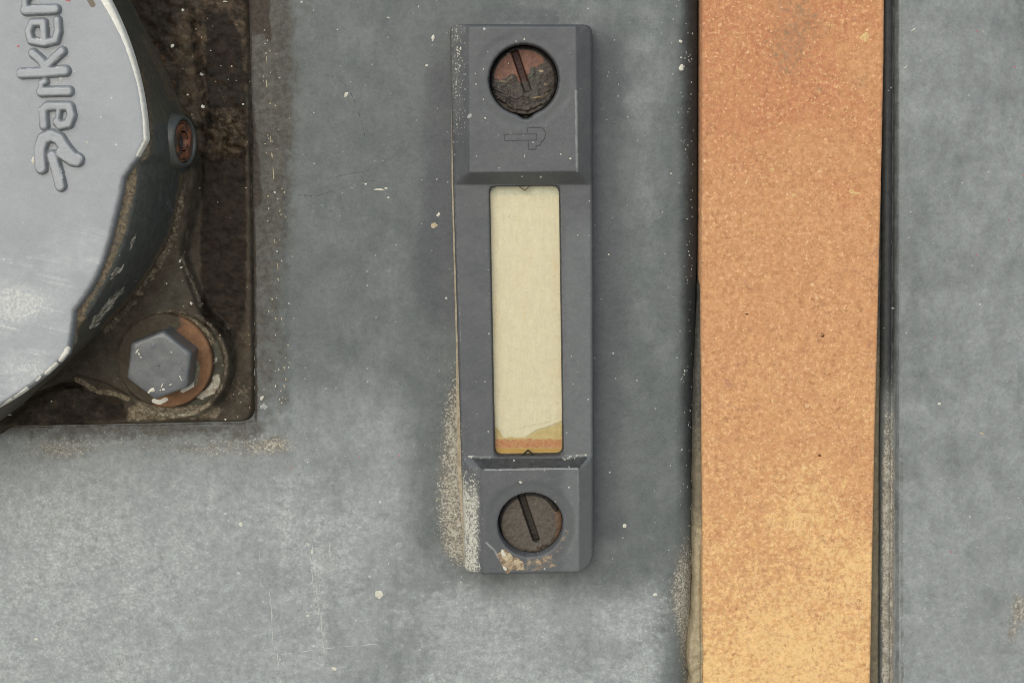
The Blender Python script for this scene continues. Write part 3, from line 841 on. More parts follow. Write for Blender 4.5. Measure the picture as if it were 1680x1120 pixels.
# moulded maker's mark
eb = [(827, 220.3), (880, 219.8), (880.6, 230), (828, 230.6), (827, 220.3)]
ep = [[(864.5, 209.5), (864.6, 214), (865.4, 217.8)], [(866.5, 208.8), (876, 208.8), (886, 209)], [(886, 209)] + [(886 + 8.6 * math.sin(t) , 219 + -10 * math.cos(t) + 4.5 * (1 - math.cos(t)) * .4) for t in np.linspace(.15, math.pi * .93, 8)] + [(886.5, 238), (879.6, 239), (878.7, 245), (867, 245), (866.2, 232.5)]]
V, F = outline_mesh([eb] + ep, .95, HB - 3, HB + .75)
M_emb = plain('emblem_outline', (78, 79, 82), .7)
emblem = link_mesh('emblem', V, F, M_emb, gauge, g_at, smooth=False)

# ------------------------------------------------------------------ slotted screws
def screw(c, R, slot, head_h, mats, attrs, lumps, seed):
    sA, sB = PP(slot, head_h)
    ax = (sB - sA) / np.linalg.norm(sB - sA)
    def hf(u, v):
        r = np.hypot(u - c[0], v - c[1])
        h = head_h - 3.5 * np.clip((r - R + 8) / 8, 0, 1) ** 2 + 1.6 * (fbm(u, v, 7, 3, seed) - .5)
        t = (u - sA[0]) * ax[0] + (v - sA[1]) * ax[1]
        L = np.linalg.norm(sB - sA)
        dd = np.abs((u - sA[0]) * -ax[1] + (v - sA[1]) * ax[0])
        h = h - 11 * ss(dd, 6.6, 4.6) * ss(t, -2, 2) * ss(L - t, -2, 2)
        h = h - 20 * np.clip((r - R) / 2, 0, 1)
        px, py = Q(u, v, head_h + 0 * u)
        return h + lumps(u, v, px, py)
    return field('screw', np.arange(c[0] - R - 5, c[0] + R + 5, 1.2), np.arange(c[1] - R - 5, c[1] + R + 5, 1.2), hf, mats, gauge, g_at,
                 keep=lambda U, V, H: np.hypot(U - c[0], V - c[1]) < R + 2.2, attrs=attrs)
HHA = 36.0
def lumpA(u, v, px, py):
    n = fbm(px, py, 14, 4, 131)
    ln = 9 * (fbm(px, py, 7, 3, 136) - .5) + np.interp(px, [800, 812, 822, 832, 838, 843, 850, 862, 866, 872, 880, 888, 915], [128, 131, 132, 131, 125, 122, 130, 134, 120, 112, 109, 106, 104])
    m = ss(py, ln - 8, ln + 12)
    low = ss(py, 150, 172)
    cr = np.minimum(np.minimum(pdist(px, py, [(812, 150), (830, 158), (845, 166), (858, 160), (880, 166), (905, 150)]), pdist(px, py, [(818, 165), (840, 180), (866, 184), (890, 172)])), pdist(px, py, [(836, 150), (832, 165), (840, 176)]))
    return m * (1.2 + 5 * (n - .3)) + low * (5 + 7 * (fbm(px, py, 9, 3, 133) - .4)) - 2.5 * ss(cr, 3, .6) * m + m * 2.5 * (fbm(px, py, 5, 3, 134) - .5)
def attrA(u, v, h, px, py):
    n = fbm(px, py, 14, 3, 141)
    ln = 9 * (fbm(px, py, 7, 3, 136) - .5) + np.interp(px, [800, 812, 822, 832, 838, 843, 850, 862, 866, 872, 880, 888, 915], [128, 131, 132, 131, 125, 122, 130, 134, 120, 112, 109, 106, 104])
    r = np.hypot(px - 859.5, py - 131)
    ln = ln + 14 * (fbm(px, py, 22, 3, 137) - .5)
    paint = ss(py, ln + 5, ln - 5) * ss(r, 52, 46) * ss(px, 900, 884)
    slot = ss(pdist(px, py, [(845, 88), (861, 134)]), 7, 5)
    paint = paint * (1 - slot)
    slotm = slot * ss(py, 138, 128)
    pale = .6 * ss(pdist(px, py, [(812, 133), (830, 134), (839, 127)]), 3, .8) + .9 * blob(px, py, 888, 117, 5, 3) + .6 * blob(px, py, 894, 138, 6, 5) + .6 * ss(pdist(px, py, [(870, 161), (888, 159), (898, 153)]), 4, 1) + .5 * blob(px, py, 878, 112, 5, 5)
    blk = ss(r, 46, 53) * .9 * ss(py, 190, 150) + .9 * ss(pdist(px, py, [(834, 160), (836, 168)]), 4, 1)  # shade of the hole painted round the upper rim of the head
    green = .8 * blob(px, py, 876, 125, 16, 22) + .4 * blob(px, py, 862, 150, 30, 12)
    return dict(paint=paint, slotm=slotm, pale=pale, blk=blk, green=green)
M_screwA = surface('crusted_screw', (78, 70, 60), (54, 46, 39), [
    dict(attr='green', col=(84, 82, 70), col2=(70, 68, 58), size=8, amp=.8, lo=.3, hi=.8, k=.8),
    dict(attr='paint', col=(138, 96, 78), col2=(118, 82, 66), size=7, amp=.9, lo=.3, hi=.75, k=.97),
    dict(attr='slotm', col=(78, 44, 34), col2=(60, 34, 28), size=8, amp=.5, lo=.3, hi=.7, k=.95),
    dict(attr='blk', col=(26, 20, 16), size=7, amp=.7, lo=.3, hi=.8, k=.9),
    dict(attr='pale', col=(190, 158, 112), col2=(150, 146, 124), size=5, amp=.9, lo=.4, hi=.8, k=.85),
], mottle=(9, .45), grain=.13, rough=.6, spec=.4, bump=.9, bump_size=3.4, specks=[(16, 1.5, .14, .7)], speck_col=(190, 188, 170))
screw(HOLE_A, RA - 1.6, [(844, 84), (866, 150)], HHA, M_screwA, attrA, lumpA, 151)
HHB = 47.0
def lumpB(u, v, px, py):
    arc = np.interp(px, [815, 830, 850, 866, 880, 895, 910, 925], [878, 893, 903, 903, 895, 890, 888, 870])
    low = ss(py, arc - 3, arc + 4)
    return low * (1 + 7 * (fbm(px, py, 8, 3, 161) - .45)) + 1.2 * (fbm(px, py, 5, 3, 162) - .5)
def attrB(u, v, h, px, py):
    r = np.hypot(px - 870.5, py - 861)
    slotm = ss(pdist(px, py, [(855, 812), (879.5, 884)]), 6.6, 5)
    arc = np.interp(px, [815, 830, 850, 866, 880, 895, 910, 925], [878, 893, 903, 903, 895, 890, 888, 870])
    low = ss(py, arc - 3, arc + 3) * .8
    blk = ss(r, 44, 51) * ss(px + py * .4, 1290, 1200) + .8 * ss(pdist(px, py, [(897, 815), (912, 835)]), 6, 2)  # shadow crescent of the hole painted on the upper left rim
    rust = .8 * ss(r, 38, 46) * ss(px, 895, 915) * ss(py, 800, 840)
    return dict(slotm=slotm, low=low, blk=blk, rust=rust)
M_screwB = surface('brown_oxidised_screw', (100, 91, 80), (84, 76, 67), [
    dict(attr='low', col=(64, 54, 44), col2=(104, 92, 80), size=7, size2=6, amp=.9, lo=.3, hi=.7, k=.9),
    dict(attr='rust', col=(112, 84, 62), size=7, amp=1.0, lo=.3, hi=.8, k=.8),
    dict(attr='slotm', col=(40, 34, 28), col2=(52, 44, 36), size=6, amp=.5, lo=.3, hi=.7, k=.97),
    dict(attr='blk', col=(24, 20, 18), size=7, amp=.7, lo=.3, hi=.8, k=.92),
], mottle=(6, .4), grain=.16, rough=.65, spec=.35, bump=.6, bump_size=3, specks=[(20, 1.3, .12, .5)], speck_col=(170, 160, 148))
screw(HOLE_B, RB - 1.2, [(854, 809), (880, 886)], HHB, M_screwB, attrB, lumpB, 152)

# ================================================================== FILTER HOUSING (left)
f_at = tuple(PP([(-267, 230)], 200)[0]) + (0,)
filt = root('filter_housing', 'round grey filter housing with embossed lid, bolted on through a grimy square flange', 'filter', f_at)
CAPH, RIMH = 200.0, 186.0
AX = PP([(-267, 230)], CAPH)[0]
PLT = rrect_poly(PP([(404, -250), (407, 0), (411, 200), (415, 440), (417, 693), (0, 702), (-420, 708)], 15), [1, 1, 1, 1, 26, 1, 1])
PLT = np.concatenate([PLT, [(AX[0] * 2 - PLT[0][0] + 120, PLT[-1][1]), (AX[0] * 2 - PLT[0][0] + 120, PLT[0][1])]])
WEB = PP([(290, 205), (318, 240), (324, 285), (316, 345), (300, 415), (303, 432), (318, 475), (336, 520), (360, 560), (372, 600), (364, 640), (335, 668), (280, 668), (213, 655), (168, 632), (122, 617), (70, 648), (-40, 725), (-250, 700), (-250, 205)], 50)
WEB2 = PP([(-250, -400), (240, -400), (262, -60), (318, 30), (322, 80), (330, 140), (342, 205), (330, 255), (300, 262), (-200, 300)], 34)
BOS = PP([(283, 596)], 52)[0]
def flange_h(u, v):
    px, py = Q(u, v, 15 + 0 * u)
    sp = sdf_cached(u, v, PLT, 'plt')
    h = -8 + 24 * ss(-sp, -4, 5)
    n1 = fbm(u, v, 30, 4, 171) - .5; n2 = fbm(u, v, 9, 3, 172) - .5
    w2 = sdf_cached(u, v, WEB2, 'web2')
    h = np.where(w2 < 9, np.maximum(h, 10 + 20 * ss(-w2 + 16 * n1, -10, 8)), h)
    w = sdf_cached(u, v, WEB, 'web')
    hw = 15 + 36 * ss(-w + 5 * n1, -7, 9)
    r = np.hypot(u - BOS[0], v - BOS[1])
    hb = np.where(r < 88, 44 + 10 * ss(r, 78, 85), 54 - 40 * ss(r, 89, 100))
    h = np.maximum(h, np.where(w < 12, hw, -50))
    h = np.where(r < 104, np.where(r < 88, np.where(r < 80, 44, np.maximum(hb, 44)), np.maximum(h, hb)), h)
    # caked clumps
    cl = blob(px, py, 345, 205, 45, 40) + .8 * blob(px, py, 395, 215, 30, 45) + .6 * blob(px, py, 300, 60, 40, 60)
    h = h + cl * (6 + 22 * n1 + 13 * n2) + 2.6 * n2 * (sp < -4) + 2.0 * n1 * (sp < -4)
    # cast seam and cracks
    cr = np.minimum(pdist(px, py, [(318, 35), (322, 75), (328, 105), (335, 140)]), pdist(px, py, [(372, 232), (368, 262)]))
    h = h - 5 * ss(cr + 8 * n2, 8, 0)
    cr2 = np.minimum(pdist(px, py, [(45, 653), (60, 648), (100, 632), (130, 632)]), pdist(px, py, [(336, 410), (342, 450), (350, 480)]))
    h = h - 6 * ss(cr2 + 8 * n2, 8, 0) * (px < 200)
    return h
def flange_attrs(u, v, h, px, py):
    f = fbm(px, py, 40, 4, 181); g = fbm(px, py, 14, 4, 182)
    blk = .95 * ss(px, 322, 338) * ss(px, 411, 398) * ss(py, 620, 480) * (.75 + .5 * f) + .9 * ss(px, 345, 225) * ss(py, 190, 40) * (.5 + f)
    blk = np.maximum(blk, .55 * ss(px, 412, 404) * ss(py, 270, 180) * (.3 + 1.1 * f))
    blk = np.maximum(blk, .8 * ss(sdf(px, py, [(-50, 700), (60, 640), (120, 624), (205, 655), (215, 690), (120, 700)]), 6, -8) * (.35 + .8 * f))
    blk = np.maximum(blk, .9 * pband(px, py, [(40, 655), (60, 649), (100, 633), (132, 632)], 9))
    blk = np.maximum(blk, .85 * pband(px, py, [(335, 400), (342, 440), (352, 490)], 12))
    blk = np.maximum(blk, .9 * pband(px, py, [(316, 20), (322, 70), (330, 110), (340, 150)], 10))
    blk = np.maximum(blk, .8 * ss(sdf(px, py, [(212, 10), (290, -20), (290, 40), (262, 70), (225, 30)]), 14, -8))
    rust = .55 * ss(pdist(px, py, [(245, 60), (275, 120), (292, 160)]), 14, 3) * ss(f, .3, .6) + .5 * blob(px, py, 405, 560, 12, 60)
    tan = .9 * sdfmask(px, py, [(212, 668), (230, 655), (300, 668), (345, 662), (365, 672), (355, 686), (210, 690)], 12)
    tan = np.maximum(tan, .85 * pband(px, py, [(126, 622), (140, 630), (160, 642), (190, 646), (210, 654)], 7))
    tan = np.maximum(tan, .8 * ss(pdist(px, py, [(262, 520), (285, 516), (310, 524), (330, 540), (345, 560)]), 13, 4))
    tan = np.maximum(tan, .75 * ss(pdist(px, py, [(300, 424), (306, 445), (318, 470), (328, 500)]), 8, 1))
    tan = np.maximum(tan, .6 * ss(pdist(px, py, [(308, 380), (302, 420)]), 4, 1))
    tan = np.maximum(tan, .5 * ss(pdist(px, py, [(408, 60), (414, 300), (418, 500), (420, 690)]), 4, 1))
    tan = np.maximum(tan, .45 * blob(px, py, 390, 640, 26, 40) + .35 * ss(pdist(px, py, [(300, 330), (285, 380)]), 14, 4) + .4 * blob(px, py, 370, 205, 40, 30) + .25 * blob(px, py, 330, 640, 40, 20))
    tan = np.maximum(tan, .55 * ss(np.abs(np.hypot(px - 282, py - 596) - 89), 5, 1.5) * ss(px, 300, 330))
    tan = np.maximum(tan, .62 * ss(pdist(px, py, [(302, 285), (296, 340), (284, 388), (256, 442), (222, 490), (174, 544)]), 12, 2))
    white = .95 * sdfmask(px, py, [(352, 616), (360, 612), (362, 628), (352, 645), (330, 655), (318, 650), (336, 640), (346, 630)], 7)
    white = np.maximum(white, .6 * blob(px, py, 353, 592, 6, 10))
    white = np.maximum(white, .5 * pband(px, py, [(230, 672), (270, 680), (340, 680)], 5))
    grey = .75 * ss(sdf(px, py, [(262, 470), (290, 420), (312, 460), (322, 500), (300, 512), (250, 520), (215, 590), (205, 640), (150, 615), (200, 560)]), 10, -10) * .7
    grey = np.maximum(grey, .85 * ss(np.abs(np.hypot(px - 282, py - 596) - 78), 10, 4) * ss(px, 300, 320) * .9)
    grey = np.maximum(grey, .6 * ss(pdist(px, py, [(395, 0), (402, 120), (404, 170)]), 16, 4))
    grey = np.maximum(grey, .5 * blob(px, py, 345, 190, 22, 20))
    crust = .62 * ss(px, 255, 300) * ss(px, 420, 405) * ss(py, 285, 240) * (.2 + 1.2 * f) * (1 - .7 * sdfmask(px, py, [(342, 22), (372, 24), (394, 60), (398, 176), (345, 176), (338, 120)], 6))
    crust = crust + .35 * blob(px, py, 395, 610, 24, 80) + .3 * blob(px, py, 90, 665, 80, 30)
    return dict(crust=crust, blk=blk, rust=rust, tan=tan, white=white, grey=grey)
M_flange = surface('oily_grime_on_casting', (88, 80, 68), (64, 56, 46), [
    dict(attr='grey', col=(88, 87, 76), col2=(74, 72, 61), size=20, amp=.8, lo=.25, hi=.8, k=.85),
    dict(attr='blk', col=(48, 39, 30), col2=(27, 22, 16), size=16, size2=14, amp=1.5, lo=.2, hi=.75, k=.96, rough=.5, detail=7),
    dict(attr='crust', col=(98, 84, 66), col2=(70, 58, 46), size=18, size2=9, amp=2.0, lo=.3, hi=.8, k=.9, detail=8),
    dict(attr='rust', col=(112, 82, 54), col2=(92, 70, 48), size=9, amp=1.3, lo=.35, hi=.8, k=.8),
    dict(attr='tan', col=(160, 147, 124), col2=(106, 95, 78), size=9, size2=6, amp=2.0, lo=.35, hi=.9, k=.9, rough=.9, detail=7),
    dict(attr='white', col=(206, 200, 184), col2=(158, 148, 128), size=6, amp=1.8, lo=.4, hi=.8, k=.92, rough=.9),
], mottle=(20, .5), grain=.16, rough=.62, spec=.10, bump=.8, bump_size=3.5, specks=[(20, 1.4, .10, .5), (55, 2.4, .16, .7)], speck_col=(160, 148, 124))
ffl = []
for x, y, a, b in [(329, 122, 3, 2.4), (301, 17, 2.4, 2.4), (285, 75, 3, 4), (398, 171, 2, 2), (334, 175, 3, 3), (319, 494, 3, 2.4), (309, 156, 2, 2), (22, 676, 3, 1.6), (82, 660, 2, 2), (368, 690, 2, 2), (367, 2, 5, 1.2), (301, 425, 1.5, 3), (303, 436, 1.3, 2)]:
    ffl.append((chip(x, y, a, b, rng.uniform(0, 1), 25), .7, 1))
for y0, y1 in [(500, 520), (524, 545), (583, 600), (604, 628), (632, 646)]:
    ffl.append((ribbon([(417.5, y0), (418.5, (y0 * .6 + y1 * .4)), (419, (y0 + y1) / 2), (419, y1)], rng.uniform(3, 5.5), 8), 1.0, 1))
for k in range(60):
    ffl.append((chip(rng.uniform(215, 410), rng.uniform(0, 690), rng.uniform(.7, 1.5), rng.uniform(.7, 1.6), 0, 20, n=7), .5, rng.choice([1, 2, 2])))
fus = axis_grid(-880, PLT[:, 0].max() + 6, 2.4, -1750, None, 40); fvs = axis_grid(-610, PLT[:, 1].max() + 6, 2.4, -920, None, 40)
field('flange', fus, fvs, flange_h, [M_flange, M_fleck, M_mudfleck], filt, f_at, keep=lambda U, V, H: H > -7.5, attrs=flange_attrs, flecks=ffl)

# ---- body: loft round the axis
def polar(pts, h):
    q = PP(pts, h) - AX
    th = np.unwrap(np.arctan2(q[:, 1], q[:, 0])); r = np.hypot(q[:, 0], q[:, 1])
    return th, r
bpts = [(160, -90), (200, -20), (226, 32), (263, 102), (287, 160), (304, 198), (314, 235), (311, 268), (299, 300), (292, 340), (280, 385), (251, 440), (217, 488), (168, 542), (124, 582), (62, 640), (0, 690), (-80, 735)]
bth, br = polar(bpts, 45)
o = np.argsort(bth); bth, br = bth[o], br[o]
TH = np.concatenate([np.linspace(-math.pi, bth[0] - .05, 80), np.linspace(bth[0], bth[-1], 420), np.linspace(bth[-1] + .05, math.pi, 80)])
rb = np.interp(TH, bth, br)
kk = np.ones(9) / 9
rb = np.convolve(np.pad(rb, 4, 'edge'), kk, 'valid')
s0 = 0.0
CAPR = np.hypot(*(PP([(240, 235)], CAPH)[0] - AX))
CUTR = np.hypot(*(PP([(187, 375)], CAPH)[0] - AX))
def smoothr(a, n):
    k = np.ones(2 * n + 1) / (2 * n + 1)
    return np.convolve(np.pad(a, n, 'edge'), k, 'valid')
# the lug beside the sight plug has a broad rounded shoulder
tn0, tn1 = [math.atan2(*(PP([p], CAPH)[0] - AX)[::-1]) for p in ((238, 262), (119, 546))]
notch = ss(TH, tn0 - .02, tn0 + .03) * ss(TH, tn1 + .03, tn1 - .02)
rimR = (CAPR - 3) * (1 - notch) + (CUTR + 15) * notch
rings = []
for h_, f_ in [(20, 1.02), (45, 1.0), (66, .95), (95, .84), (122, .70), (146, .52), (165, .33), (177, .17), (184, .06)]:
    rings.append((h_, rimR + (rb - rimR) * f_))
rings.append((186, rimR - 1.0))
rings.append((187.2, rimR - 5))
rings.append((187.6, np.minimum(rimR - 10, CUTR + 4)))
rings.append((187.2, np.full(len(TH), CUTR - 18)))
rings.append((180, np.full(len(TH), CUTR - 40)))
# densify between rings
dense = []
for (h0, r0), (h1, r1) in zip(rings[:-1], rings[1:]):
    m = max(2, int(abs(h1 - h0) / 4) + int(np.max(np.abs(r1 - r0)) / 6))
    for t in np.linspace(0, 1, m, endpoint=False):
        dense.append((h0 + (h1 - h0) * t, r0 + (r1 - r0) * t))
dense.append(rings[-1])
bv, nT = [], len(TH)
for hh, rr in dense:
    x = AX[0] + rr * np.cos(TH); y = AX[1] + rr * np.sin(TH)
    jn = 1.2 * (fbm(x, y + hh * 3, 30, 3, 191) - .5)
    bv.append(np.stack([x + jn * np.cos(TH), y + jn * np.sin(TH), np.full(nT, hh)], 1))
bv = np.concatenate(bv)
ii = np.arange(len(dense) * nT).reshape(len(dense), nT)
ii = np.concatenate([ii, ii[:, :1]], 1)
bf = np.stack([ii[:-1, :-1], ii[:-1, 1:], ii[1:, 1:], ii[1:, :-1]], -1).reshape(-1, 4)
bodx, body_y = Q(bv[:, 0], bv[:, 1], bv[:, 2])
def body_attrs(px, py, h):
    f = fbm(px, py, 30, 4, 195)
    lug = ss(py, 268, 300)
    rr = np.hypot(px + 267, py - 230)
    tan = .85 * ss(h, 160, 182) * (.3 + .8 * f) * np.where(py > 262, 1.3 * ss(rr, 500, 492), 1) + .4 * ss(py, 240, 120) * (f > .0) * ss(h, 60, 120) + .6 * ss(h, 64, 48) + .5 * blob(px, py, 225, 165, 20, 40) * 1.2
    tan = np.maximum(tan, .75 * ss(pdist(px, py, [(235, 62), (262, 110), (282, 160)]), 12, 3))
    tan = np.maximum(tan, .9 * ss(pdist(px, py, [(299, 290), (292, 340), (280, 385), (252, 438), (218, 486), (170, 538)]), 10, 2))
    tan = np.maximum(tan, .7 * ss(pdist(px, py, [(120, 545), (128, 530), (136, 520)]), 12, 4))
    white = np.zeros_like(px)
    wx = px + 9 * (fbm(px, py, 9, 3, 196) - .5); wy = py + 9 * (fbm(px, py, 9, 3, 197) - .5)
    for poly in [[(212, 414), (215, 402), (221, 388), (225, 382), (224, 396), (219, 404)], [(179, 462), (184, 450), (194, 438), (202, 433), (196, 446), (187, 456)],
                 [(147, 541), (150, 526), (163, 508), (176, 496), (192, 478), (206, 468), (202, 480), (188, 494), (186, 504), (172, 516), (166, 526), (154, 538)]]:
        white = np.maximum(white, ss(sdf(wx, wy, poly), 2.5, -2.0))
    sheen = .6 * ss(pdist(px, py, [(275, 328), (280, 345)]), 10, 2)
    blue = ss(py, 190, 215) * ss(pdist(px, py, [(275, 240), (265, 320), (230, 420), (180, 500)]), 56, 36)
    return dict(tan=tan, white=np.clip(white, 0, 1), sheen=sheen, blue=blue)
M_body = surface('blue_grey_casting_paint', (88, 86, 76), (96, 92, 80), [
    dict(attr='blue', col=(88, 90, 86), col2=(76, 78, 74), size=30, amp=.5, lo=.25, hi=.8, k=.95, rough=.4),
    dict(attr='tan', col=(138, 122, 98), col2=(88, 78, 64), size=8, size2=6, amp=1.5, lo=.3, hi=.8, k=.92),
    dict(attr='sheen', col=(140, 142, 140), size=5, amp=1.6, lo=.55, hi=.8, k=.8),
    dict(attr='white', col=(214, 208, 190), col2=(96, 90, 80), size=7, size2=11, amp=.9, lo=.4, hi=.65, k=.95, detail=4),
], mottle=(30, .5), grain=.09, rough=.5, spec=.16, bump=.35, bump_size=3, specks=[(24, 1.3, .10, .45)])
body = link_mesh('body', bv, bf, M_body, filt, f_at, {k: np.clip(a, 0, 1) for k, a in body_attrs(bodx, body_y, bv[:, 2]).items()})

# ---- lid: flat disc with a notch cut from its rim
ang = np.linspace(0, 2 * math.pi, 721)[:-1]
def th_of(x, y):
    q = PP([(x, y)], CAPH)[0] - AX
    return math.atan2(q[1], q[0])
t0, t1 = th_of(238, 262), th_of(119, 546)
capr = np.where((ang > t0) & (ang < t1), CUTR + 2 * np.cos((ang - t0) / (t1 - t0) * 9), CAPR)
k = 7
capr = np.convolve(np.pad(capr, k, 'wrap'), np.ones(2 * k + 1) / (2 * k + 1), 'valid')
def cap_sd(u, v):
    du, dv_ = u - AX[0], v - AX[1]
    t = np.arctan2(dv_, du) % (2 * math.pi)
    return np.hypot(du, dv_) - np.interp(t, ang, capr, period=2 * math.pi)
def cap_h(u, v):
    s = cap_sd(u, v)
    s = s + 1.6 * (fbm(u, v, 9, 2, 201) - .5) * np.clip(-s / 5, 0, 1)
    top = CAPH + 1.6 * (fbm(u, v, 160, 3, 202) - .5) + .3 * (fbm(u, v, 10, 3, 203) - .5)
    h = top - 3.0 * np.clip(1 + s / 9.0, 0, 1) ** 2
    return np.where(s > 0, top - 3.0 - 11.5 * np.clip(s / 2, 0, 1), h)
def cap_warp(u, v):
    s = cap_sd(u, v)
    du, dv_ = u - AX[0], v - AX[1]
    r = np.hypot(du, dv_) + 1e-9
    f = 1 - np.maximum(s - 2.0, 0) / r
    return AX[0] + du * f, AX[1] + dv_ * f
def cap_attrs(u, v, h, px, py):
    s = cap_sd(u, v)
    f = fbm(px, py, 70, 4, 205); g = fbm(px, py, 20, 3, 206)
    th_w = np.interp(py, [-60, 0, 60, 140, 250, 258], [10, 10, 5.5, 3, 4, 3])
    white = ss(-s, th_w + 1.5, th_w - 1.5) * ss(py, 262, 252)
    for y0, y1, x0, x1, w in [(572, 590, 112, 100, 7), (598, 612, 92, 76, 6), (618, 624, 66, 60, 3), (638, 652, 44, 26, 6), (658, 676, 18, -4, 8)]:
        white = np.maximum(white, ss(pdist(px, py, [(x0, y0), (x1, y1)]), w, w * .3) * .8)
    dust = .22 + .5 * (f - .5) + .22 * ss(py, 200, 480) + .75 * blob(px, py, 25, 500, 42, 26) + .25 * blob(px, py, 60, 610, 50, 14) + .2 * blob(px, py, 30, 590, 40, 20) + .12 * ss(py, 350, 500)
    streak = .4 * ss(fbm(px * .5 + py * 1.2, py - px * .25, 60, 3, 207, 6), .60, .75) * ss(py, 330, 400)
    dust = dust + streak * .6
    edge = ss(-s, 10, 2) * ss(py, 252, 268) * .8
    brown = .9 * ss(pdist(px, py, [(147, 0), (152, 8)]), 7, 3)
    return dict(white=white, dust=dust, edge=edge, brown=brown)
M_cap = surface('pale_grey_lid_paint', (163, 166, 169), (172, 175, 177), [
    dict(attr='dust', col=(196, 199, 199), col2=(184, 187, 188), size=16, amp=.9, lo=.3, hi=.95, k=.75, stretch=(1.6, 1)),
    dict(attr='dust', col=(226, 226, 218), size=5, amp=1.6, lo=.8, hi=1.25, k=.75),
    dict(attr='edge', col=(104, 106, 108), size=9, amp=.6, lo=.3, hi=.9, k=.7),
    dict(attr='brown', col=(112, 98, 78), size=9, amp=.6, lo=.3, hi=.8, k=.9),
    dict(attr='white', col=(255, 252, 240), col2=(240, 236, 220), size=5, amp=.9, lo=.3, hi=.6, k=.97),
], mottle=(90, .5), grain=.05, rough=.5, spec=.35, bump=.22, bump_size=2.6, specks=[(34, 1.6, .16, .8), (80, 2.4, .2, .8)], speck_col=(222, 220, 210))
cfl = [(chip(112, 0, 5, 3.5, 0, CAPH), .5, 1), (chip(30, 76, 2.2, 2.2, 0, CAPH), .5, 1), (chip(55, 262, 3, 9, .25, CAPH), .8, 2), (chip(165, 192, 1.6, 1.6, 0, CAPH), .5, 2), (chip(143, 234, 2.4, 1.4, 0, CAPH), .5, 2)]
for x, y in [(60, 73), (63, 66), (70, 78), (78, 80), (84, 84), (95, 80), (100, 78), (104, 75), (108, 100), (112, 101), (84, 135), (90, 136), (97, 134), (102, 137), (93, 185), (86, 190), (84, 200), (100, 188), (75, 208), (62, 225), (45, 30), (44, 40), (29, 118), (120, 118), (52, 85), (51, 95), (55, 270), (86, 292), (132, 258), (86, 243), (92, 242), (60, 2), (78, 43), (76, 48)]:
    cfl.append((chip(x, y, rng.uniform(.9, 1.8), rng.uniform(.8, 1.6), 0, CAPH + 8, n=7), .6, 2))
cus = axis_grid(-960, 8 + AX[0] + CAPR, 1.7, AX[0] - CAPR - 20, None, 14)
cvs = axis_grid(-640, 8 + AX[1] + CAPR, 1.9, AX[1] - CAPR - 20, None, 14)
cap = field('lid', cus, cvs, cap_h, [M_cap, M_red, M_fleck], filt, f_at, keep=lambda U, V, H: cap_sd(U, V) < 2.0, warp=cap_warp, attrs=cap_attrs, flecks=cfl)

# embossed lettering on the lid, running upwards: a hooked arrow P, then a r k e r
K = 3.395
strokes = [
    ([(228, 935), (224, 890), (222, 830), (240, 775), (285, 755), (330, 775), (365, 830), (405, 875)], 30),
    ([(350, 850), (400, 885), (425, 890)], 34),
    ([(292, 870), (318, 960), (335, 1035)], 27),
    ([(245, 700), (240, 615), (265, 592), (385, 592), (398, 640), (380, 690), (335, 700), (318, 680)], 22),
    ([(330, 600), (322, 660)], 14),
    ([(228, 512), (380, 508)], 24), ([(228, 505), (232, 462), (250, 455)], 17),
    ([(118, 410), (240, 405), (362, 395)], 25), ([(250, 380), (232, 340), (182, 298)], 22), ([(262, 365), (300, 325), (345, 285)], 21),
    ([(245, 215), (242, 125), (178, 128), (158, 175), (172, 228), (245, 242), (308, 226), (322, 175), (318, 112)], 19),
    ([(140, 58), (308, 52)], 24), ([(140, 50), (140, 0), (160, -20)], 17),
    ([(110, -110), (100, -230)], 20)]
strokes = [([(x / K, y / K) for x, y in p], r / K * 1.02) for p, r in strokes]
strokes = [(PP(p, CAPH + 5), r) for p, r in strokes]
def let_sd(u, v):
    d = np.full(np.shape(u), 1e9)
    for p, r in strokes:
        d = np.minimum(d, pdist(u, v, [tuple(q) for q in p]) - r)
    return d
def let_h(u, v):
    d = let_sd(u, v) + .9 * (fbm(u, v, 6, 2, 211) - .5)
    return CAPH - 1.5 + 10.5 * ss(-d, -3.0, 3.0) + .5 * (fbm(u, v, 12, 2, 212) - .5)
def let_attrs(u, v, h, px, py):
    d = let_sd(u, v)
    n = fbm(px, py, 12, 3, 213)
    dirt_shade = .95 * ss(np.abs(d - .8), 4.2, .6) * (.6 + .6 * n)  # crease dirt and shade painted round the letter outlines
    chipm = .75 * ss(np.abs(d + 1.5), 2.2, .5) * ss(fbm(px, py, 16, 3, 214), .58, .7)
    dust = .2 + .4 * (n - .5)
    return dict(edge=dirt_shade, white=chipm, dust=dust, brown=0 * px)
M_let = surface('embossed_lid_paint', (163, 166, 169), (172, 175, 177), [
    dict(attr='dust', col=(180, 181, 180), size=12, amp=.9, lo=.3, hi=.95, k=.6),
    dict(attr='edge', col=(104, 107, 110), col2=(126, 129, 131), size=8, amp=.9, lo=.3, hi=1.0, k=.7),
    dict(attr='white', col=(228, 228, 222), size=3.5, amp=1.2, lo=.5, hi=.8, k=.9)],
    mottle=(60, .5), grain=.05, rough=.42, spec=.5, bump=.3, bump_size=3)
lp = np.concatenate([p for p, r in strokes[:-1]])
field('lettering', np.arange(lp[:, 0].min() - 14, lp[:, 0].max() + 14, 1.3), np.arange(lp[:, 1].min() - 14, lp[:, 1].max() + 14, 1.3), let_h, M_let, cap, f_at,
      keep=lambda U, V, H: let_sd(U, V) < 4.2, attrs=let_attrs)

